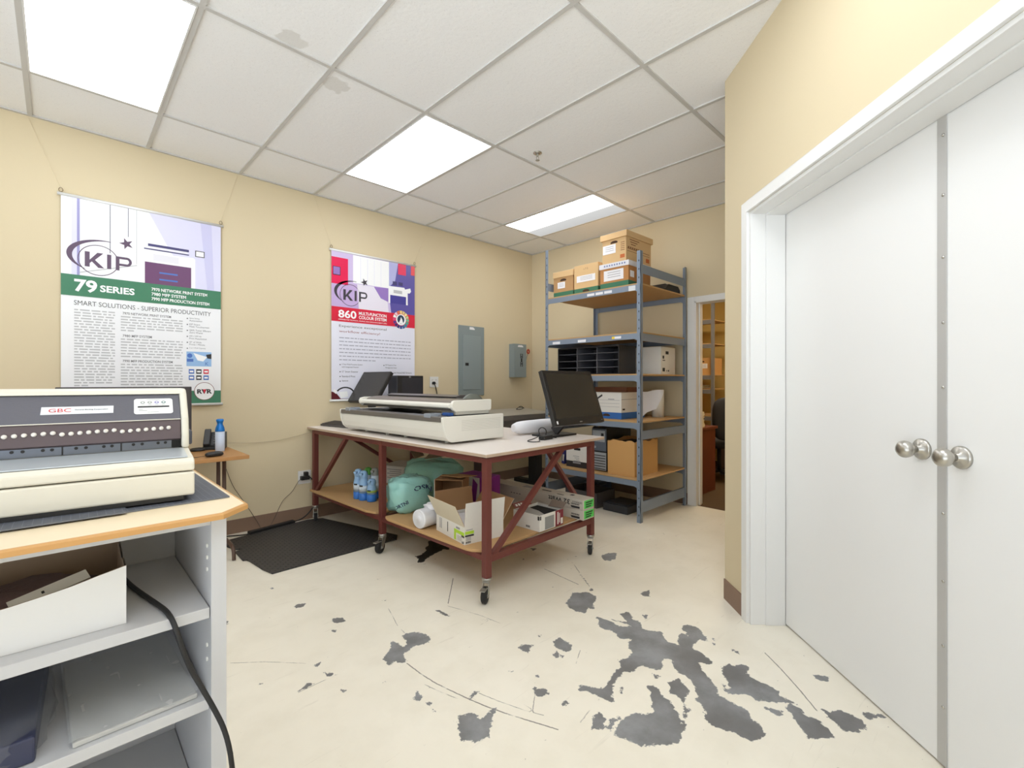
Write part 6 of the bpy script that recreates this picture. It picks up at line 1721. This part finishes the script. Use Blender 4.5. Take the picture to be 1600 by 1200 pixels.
tag(pg2.build('power_plug', cord_black, None, (3.02, YL, 1.250)), 'round black plug and cord in the outlet beside the electrical panel', 'plug')

# ================================================================ plotter behind the table
pl_dark = pm('plotter_dark', (92, 86, 80), 0.4); pl_top = pm('plotter_top', (112, 106, 98), 0.4, noise=((7.0, 60.0, 6.0), (178, 172, 160), 0.8))
pt_ = thing('plotter', 'dark grey wide plotter on legs against the left wall, behind the work table', 'plotter', (3.74, 4.02, 0))
b_ = MB(); b_.prism([(-0.30, 0.66), (-0.33, 0.74), (-0.335, 0.84), (-0.31, 0.885), (0.25, 0.925), (0.27, 0.90), (0.27, 0.66)], -0.56, 0.62, 0, Matrix(((0, 0, 1, 0), (1, 0, 0, 0), (0, 1, 0, 0), (0, 0, 0, 1))))
b_.build('body', pl_dark, pt_, bevel=0.006)
b_ = MB(); b_.add([(-0.54, -0.30, 0.8895), (0.60, -0.30, 0.8895), (0.60, 0.24, 0.9275), (-0.54, 0.24, 0.9275)], [(0, 1, 2, 3)], 0)
b_.build('top_surface', pl_top, pt_)
MB().cyl((0.62, -0.22, 0.80), (0.66, -0.22, 0.80), 0.05).build('side_knob', black_plastic, pt_)
for x in (-0.40, 0.47):
    MB().box(x - 0.06, x + 0.06, -0.15, -0.03, 0.05, 0.659).build('leg', pm('plotter_leg', (58, 44, 42), 0.5) if x < 0 else black_plastic, pt_, bevel=0.003)
    MB().box(x - 0.05, x + 0.05, -0.30, 0.24, 0.0, 0.05).build('foot', black_plastic, pt_, bevel=0.01)
cc = MB(); cc.tube([(0, 0, 0.005), (0.05, 0.03, 0.03), (0.12, 0.0, 0.02), (0.06, -0.03, 0.006), (-0.02, 0.0, 0.006), (0.04, 0.04, 0.012), (0.10, 0.03, 0.045), (0.15, 0.02, 0.01)], 0.004, n=6, smooth_path=2)
tag(cc.build('coiled_cable', cord_black, None, (4.06, 4.10, 0.920)), 'small black coiled cable lying on top of the plotter', 'cable')
hc_ = MB(); hc_.tube([(3.10, 4.36, 0.95), (3.06, 4.38, 0.70), (3.02, 4.385, 0.40), (3.0, 4.38, 0.008)], 0.005, n=6, smooth_path=1)
tag(hc_.build('black_wire', cord_black), 'black cord hanging down the left wall behind the work table', 'cord')

# ================================================================ the office beyond the doorway
OX0, OX1, OY0, OY1 = XB + 0.12, 7.55, 0.6, 4.35
carpet = pm('carpet', (134, 112, 82), 0.95, spec=0.1, noise=(30.0, (90, 72, 52), 1.0), bump=(220.0, 0.5))
cp_ = MB().box(XB + 0.02, OX1, OY0, OY1, -0.02, 0.002)
struct('floor_office', cp_, carpet)
struct('wall_office_far', MB().box(OX1, OX1 + 0.1, OY0 - 0.1, OY1 + 0.1, 0, 2.8), office_paint)
struct('wall_office_left', MB().box(OX0, OX1, OY1, OY1 + 0.1, 0, 2.8), office_paint)
struct('wall_office_right', MB().box(OX0, OX1, OY0 - 0.1, OY0, 0, 2.8), office_paint)
struct('wall_office_near', MB().box(OX0, OX0 + 0.01, DY1 + 0.02, OY1, 0, 2.75).box(OX0, OX0 + 0.01, OY0, DY0 - 0.02, 0, 2.75).box(OX0, OX0 + 0.01, DY0 - 0.02, DY1 + 0.02, DZ0 + 0.02, 2.75), office_paint)
struct('ceiling_office', MB().box(OX0, OX1, OY0, OY1, 2.75, 2.85), white_paint)
ol = thing('ceiling_lamp', 'ceiling lamp of the office beyond the doorway', 'ceiling light', (5.9, 1.9, 2.745))
MB().box(-0.3, 0.3, -0.6, 0.6, -0.006, 0.002).build('diffuser', emit('office_lens', (255, 240, 214), 18.0), ol)

orx0, orx1, ory1 = 6.75, 7.30, 4.20
ory0 = 2.80
ok = thing('steel_shelving', 'grey steel shelving with boxes in the office beyond the doorway', 'shelving', (orx0, ory0, 0))
ob_grey = pm('office_rack', (122, 122, 126), 0.5, 0.2)
for x in (0, orx1 - orx0):
    for y in (0, ory1 - ory0):
        MB().box(x - 0.02, x + 0.02, y - 0.02, y + 0.02, 0, 2.55).build('post', ob_grey, ok)
for z in (2.18, 1.83, 1.375, 1.17, 0.78, 0.30):
    MB().box(0, orx1 - orx0, 0.021, ory1 - ory0 - 0.021, z - 0.014, z).build('shelf_board', board, ok)
    MB().box(-0.022, -0.0205 + 0.012, 0.021, ory1 - ory0 - 0.021, z - 0.075, z - 0.015).build('beam', ob_grey, ok)
for i, (y, w_, lab) in enumerate(((2.985, 0.27, 'tan archive box at the right end of the office shelf'), (3.285, 0.27, 'tan archive box left of its neighbour on the office shelf'), (3.59, 0.28, 'third tan archive box on the office shelf, mostly hidden'))):
    banker('archive_box', (6.80, y, 1.3755), w_, 0.40, 0.245, lab, tan, green_print if i else None, 0.06, None, 0, (-0.085, 0.055, 0.09, 0.16), True, group='archive boxes in the office')
sk = MB()
for k in range(4): sk.box(-0.01 * (k % 2), 0.30, -0.2, 0.22 - 0.02 * k, k * 0.012, k * 0.012 + 0.011, k % 2)
tag(sk.build('paper_stack', [pm('stack_blue', (84, 92, 110), 0.7), paper], None, (6.82, 3.20, 1.1705)), 'flat stack of papers and folders on the office shelf below the boxes', 'papers')
tag(MB().box(0, 0.25, 0, 0.2, 0, 0.09).build('white_carton', white_card, None, (6.80, 3.18, 1.8305)), 'small white carton on an upper office shelf', 'box')
od = thing('office_desk', 'reddish brown office desk end just inside the doorway', 'desk', (5.2, 2.9, 0))
dk = pm('desk_cherry', (122, 62, 40), 0.4, noise=((4.0, 4.0, 20.0), (104, 50, 32), 0.7))
MB().box(-0.30, 0.30, -0.648, 0.66, 0.0025, 0.72).build('pedestal', dk, od, bevel=0.003)
MB().box(-0.33, 0.33, -0.665, 0.70, 0.7205, 0.75).build('desktop', dk, od, bevel=0.003)
MB().box(-0.3025, -0.3005, -0.60, 0.60, 0.45, 0.456).build('drawer_line', ink, od)
dp = MB()
r_ = random.Random(3)
for k in range(16): dp.box(r_.uniform(-0.008, 0.008), 0.22 + r_.uniform(-0.008, 0.008), r_.uniform(-0.008, 0.008), 0.30, k * 0.011, k * 0.011 + 0.0105)
tag(dp.build('paper_stack', pm('paper_cream2', (232, 222, 192), 0.8), None, (5.0, 2.262, 0.7505)), 'tall stack of cream papers on the corner of the office desk', 'papers')
ch = thing('office_chair', 'black swivel office chair in the room beyond the doorway', 'chair', (6.15, 2.47, 0.0025), 2.5)
fab = pm('chair_fabric', (40, 40, 44), 0.9, noise=(60.0, (52, 52, 56), 0.6))
s_ = MB(); s_.blob((0, 0, 0.47), (0.25, 0.24, 0.05), 0, 1, 0.0, pw=0.55); s_.build('seat', fab, ch)
s_ = MB(); s_.blob((0, 0.27, 0.80), (0.25, 0.05, 0.27), 0, 1, 0.0, pw=0.55); s_.build('backrest', fab, ch)
MB().bar((0, 0.24, 0.44), (0, 0.30, 0.70), 0.07, 0.02, up=(1, 0, 0)).build('back_bracket', black_plastic, ch)
MB().cyl((0, 0, 0.10), (0, 0, 0.43), 0.025).build('gas_lift', black_plastic, ch)
MB().lathe([(0.0, 0.405), (0.10, 0.405), (0.20, 0.42), (0.20, 0.43), (0.0, 0.43)], 0, 20).build('seat_plate', dark_plastic, ch)
for k in range(5):
    a = 2 * PI * k / 5 + 0.3
    MB().bar((0.03 * math.cos(a), 0.03 * math.sin(a), 0.11), (0.30 * math.cos(a), 0.30 * math.sin(a), 0.075), 0.045, 0.03).build('base_arm', black_plastic, ch, bevel=0.004)
    MB().lathe([(0.0, -0.02), (0.028, -0.02), (0.028, 0.02), (0.0, 0.02)], 0, 16, Matrix.Translation((0.30 * math.cos(a), 0.30 * math.sin(a), 0.028)) @ Matrix.Rotation(a, 4, 'Z') @ Matrix.Rotation(PI / 2, 4, 'X')).build('caster', grey_plastic, ch)
og = MB(); og.blob((0, 0, 0.16), (0.22, 0.18, 0.16), 0, 8, 0.10, zmin=0.0)
tag(og.build('shoulder_bag', pm('bag_black', (34, 34, 38), 0.7), None, (6.90, 2.50, 0.785)), 'black bag in the office behind the swivel chair', 'bag')
oc2 = thing('credenza', 'low dark cabinet behind the office chair, carrying the black bag', 'cabinet', (6.93, 2.15, 0))
MB().box(-0.16, 0.45, -0.55, 0.59, 0.0025, 0.784).build('carcass', pm('credenza_dark', (58, 44, 38), 0.5), oc2, bevel=0.004)
for y in (-0.27, 0.29): MB().box(-0.172, -0.1605, y - 0.26, y + 0.26, 0.05, 0.75).build('door', pm('credenza_door', (66, 50, 42), 0.5), oc2, bevel=0.003)
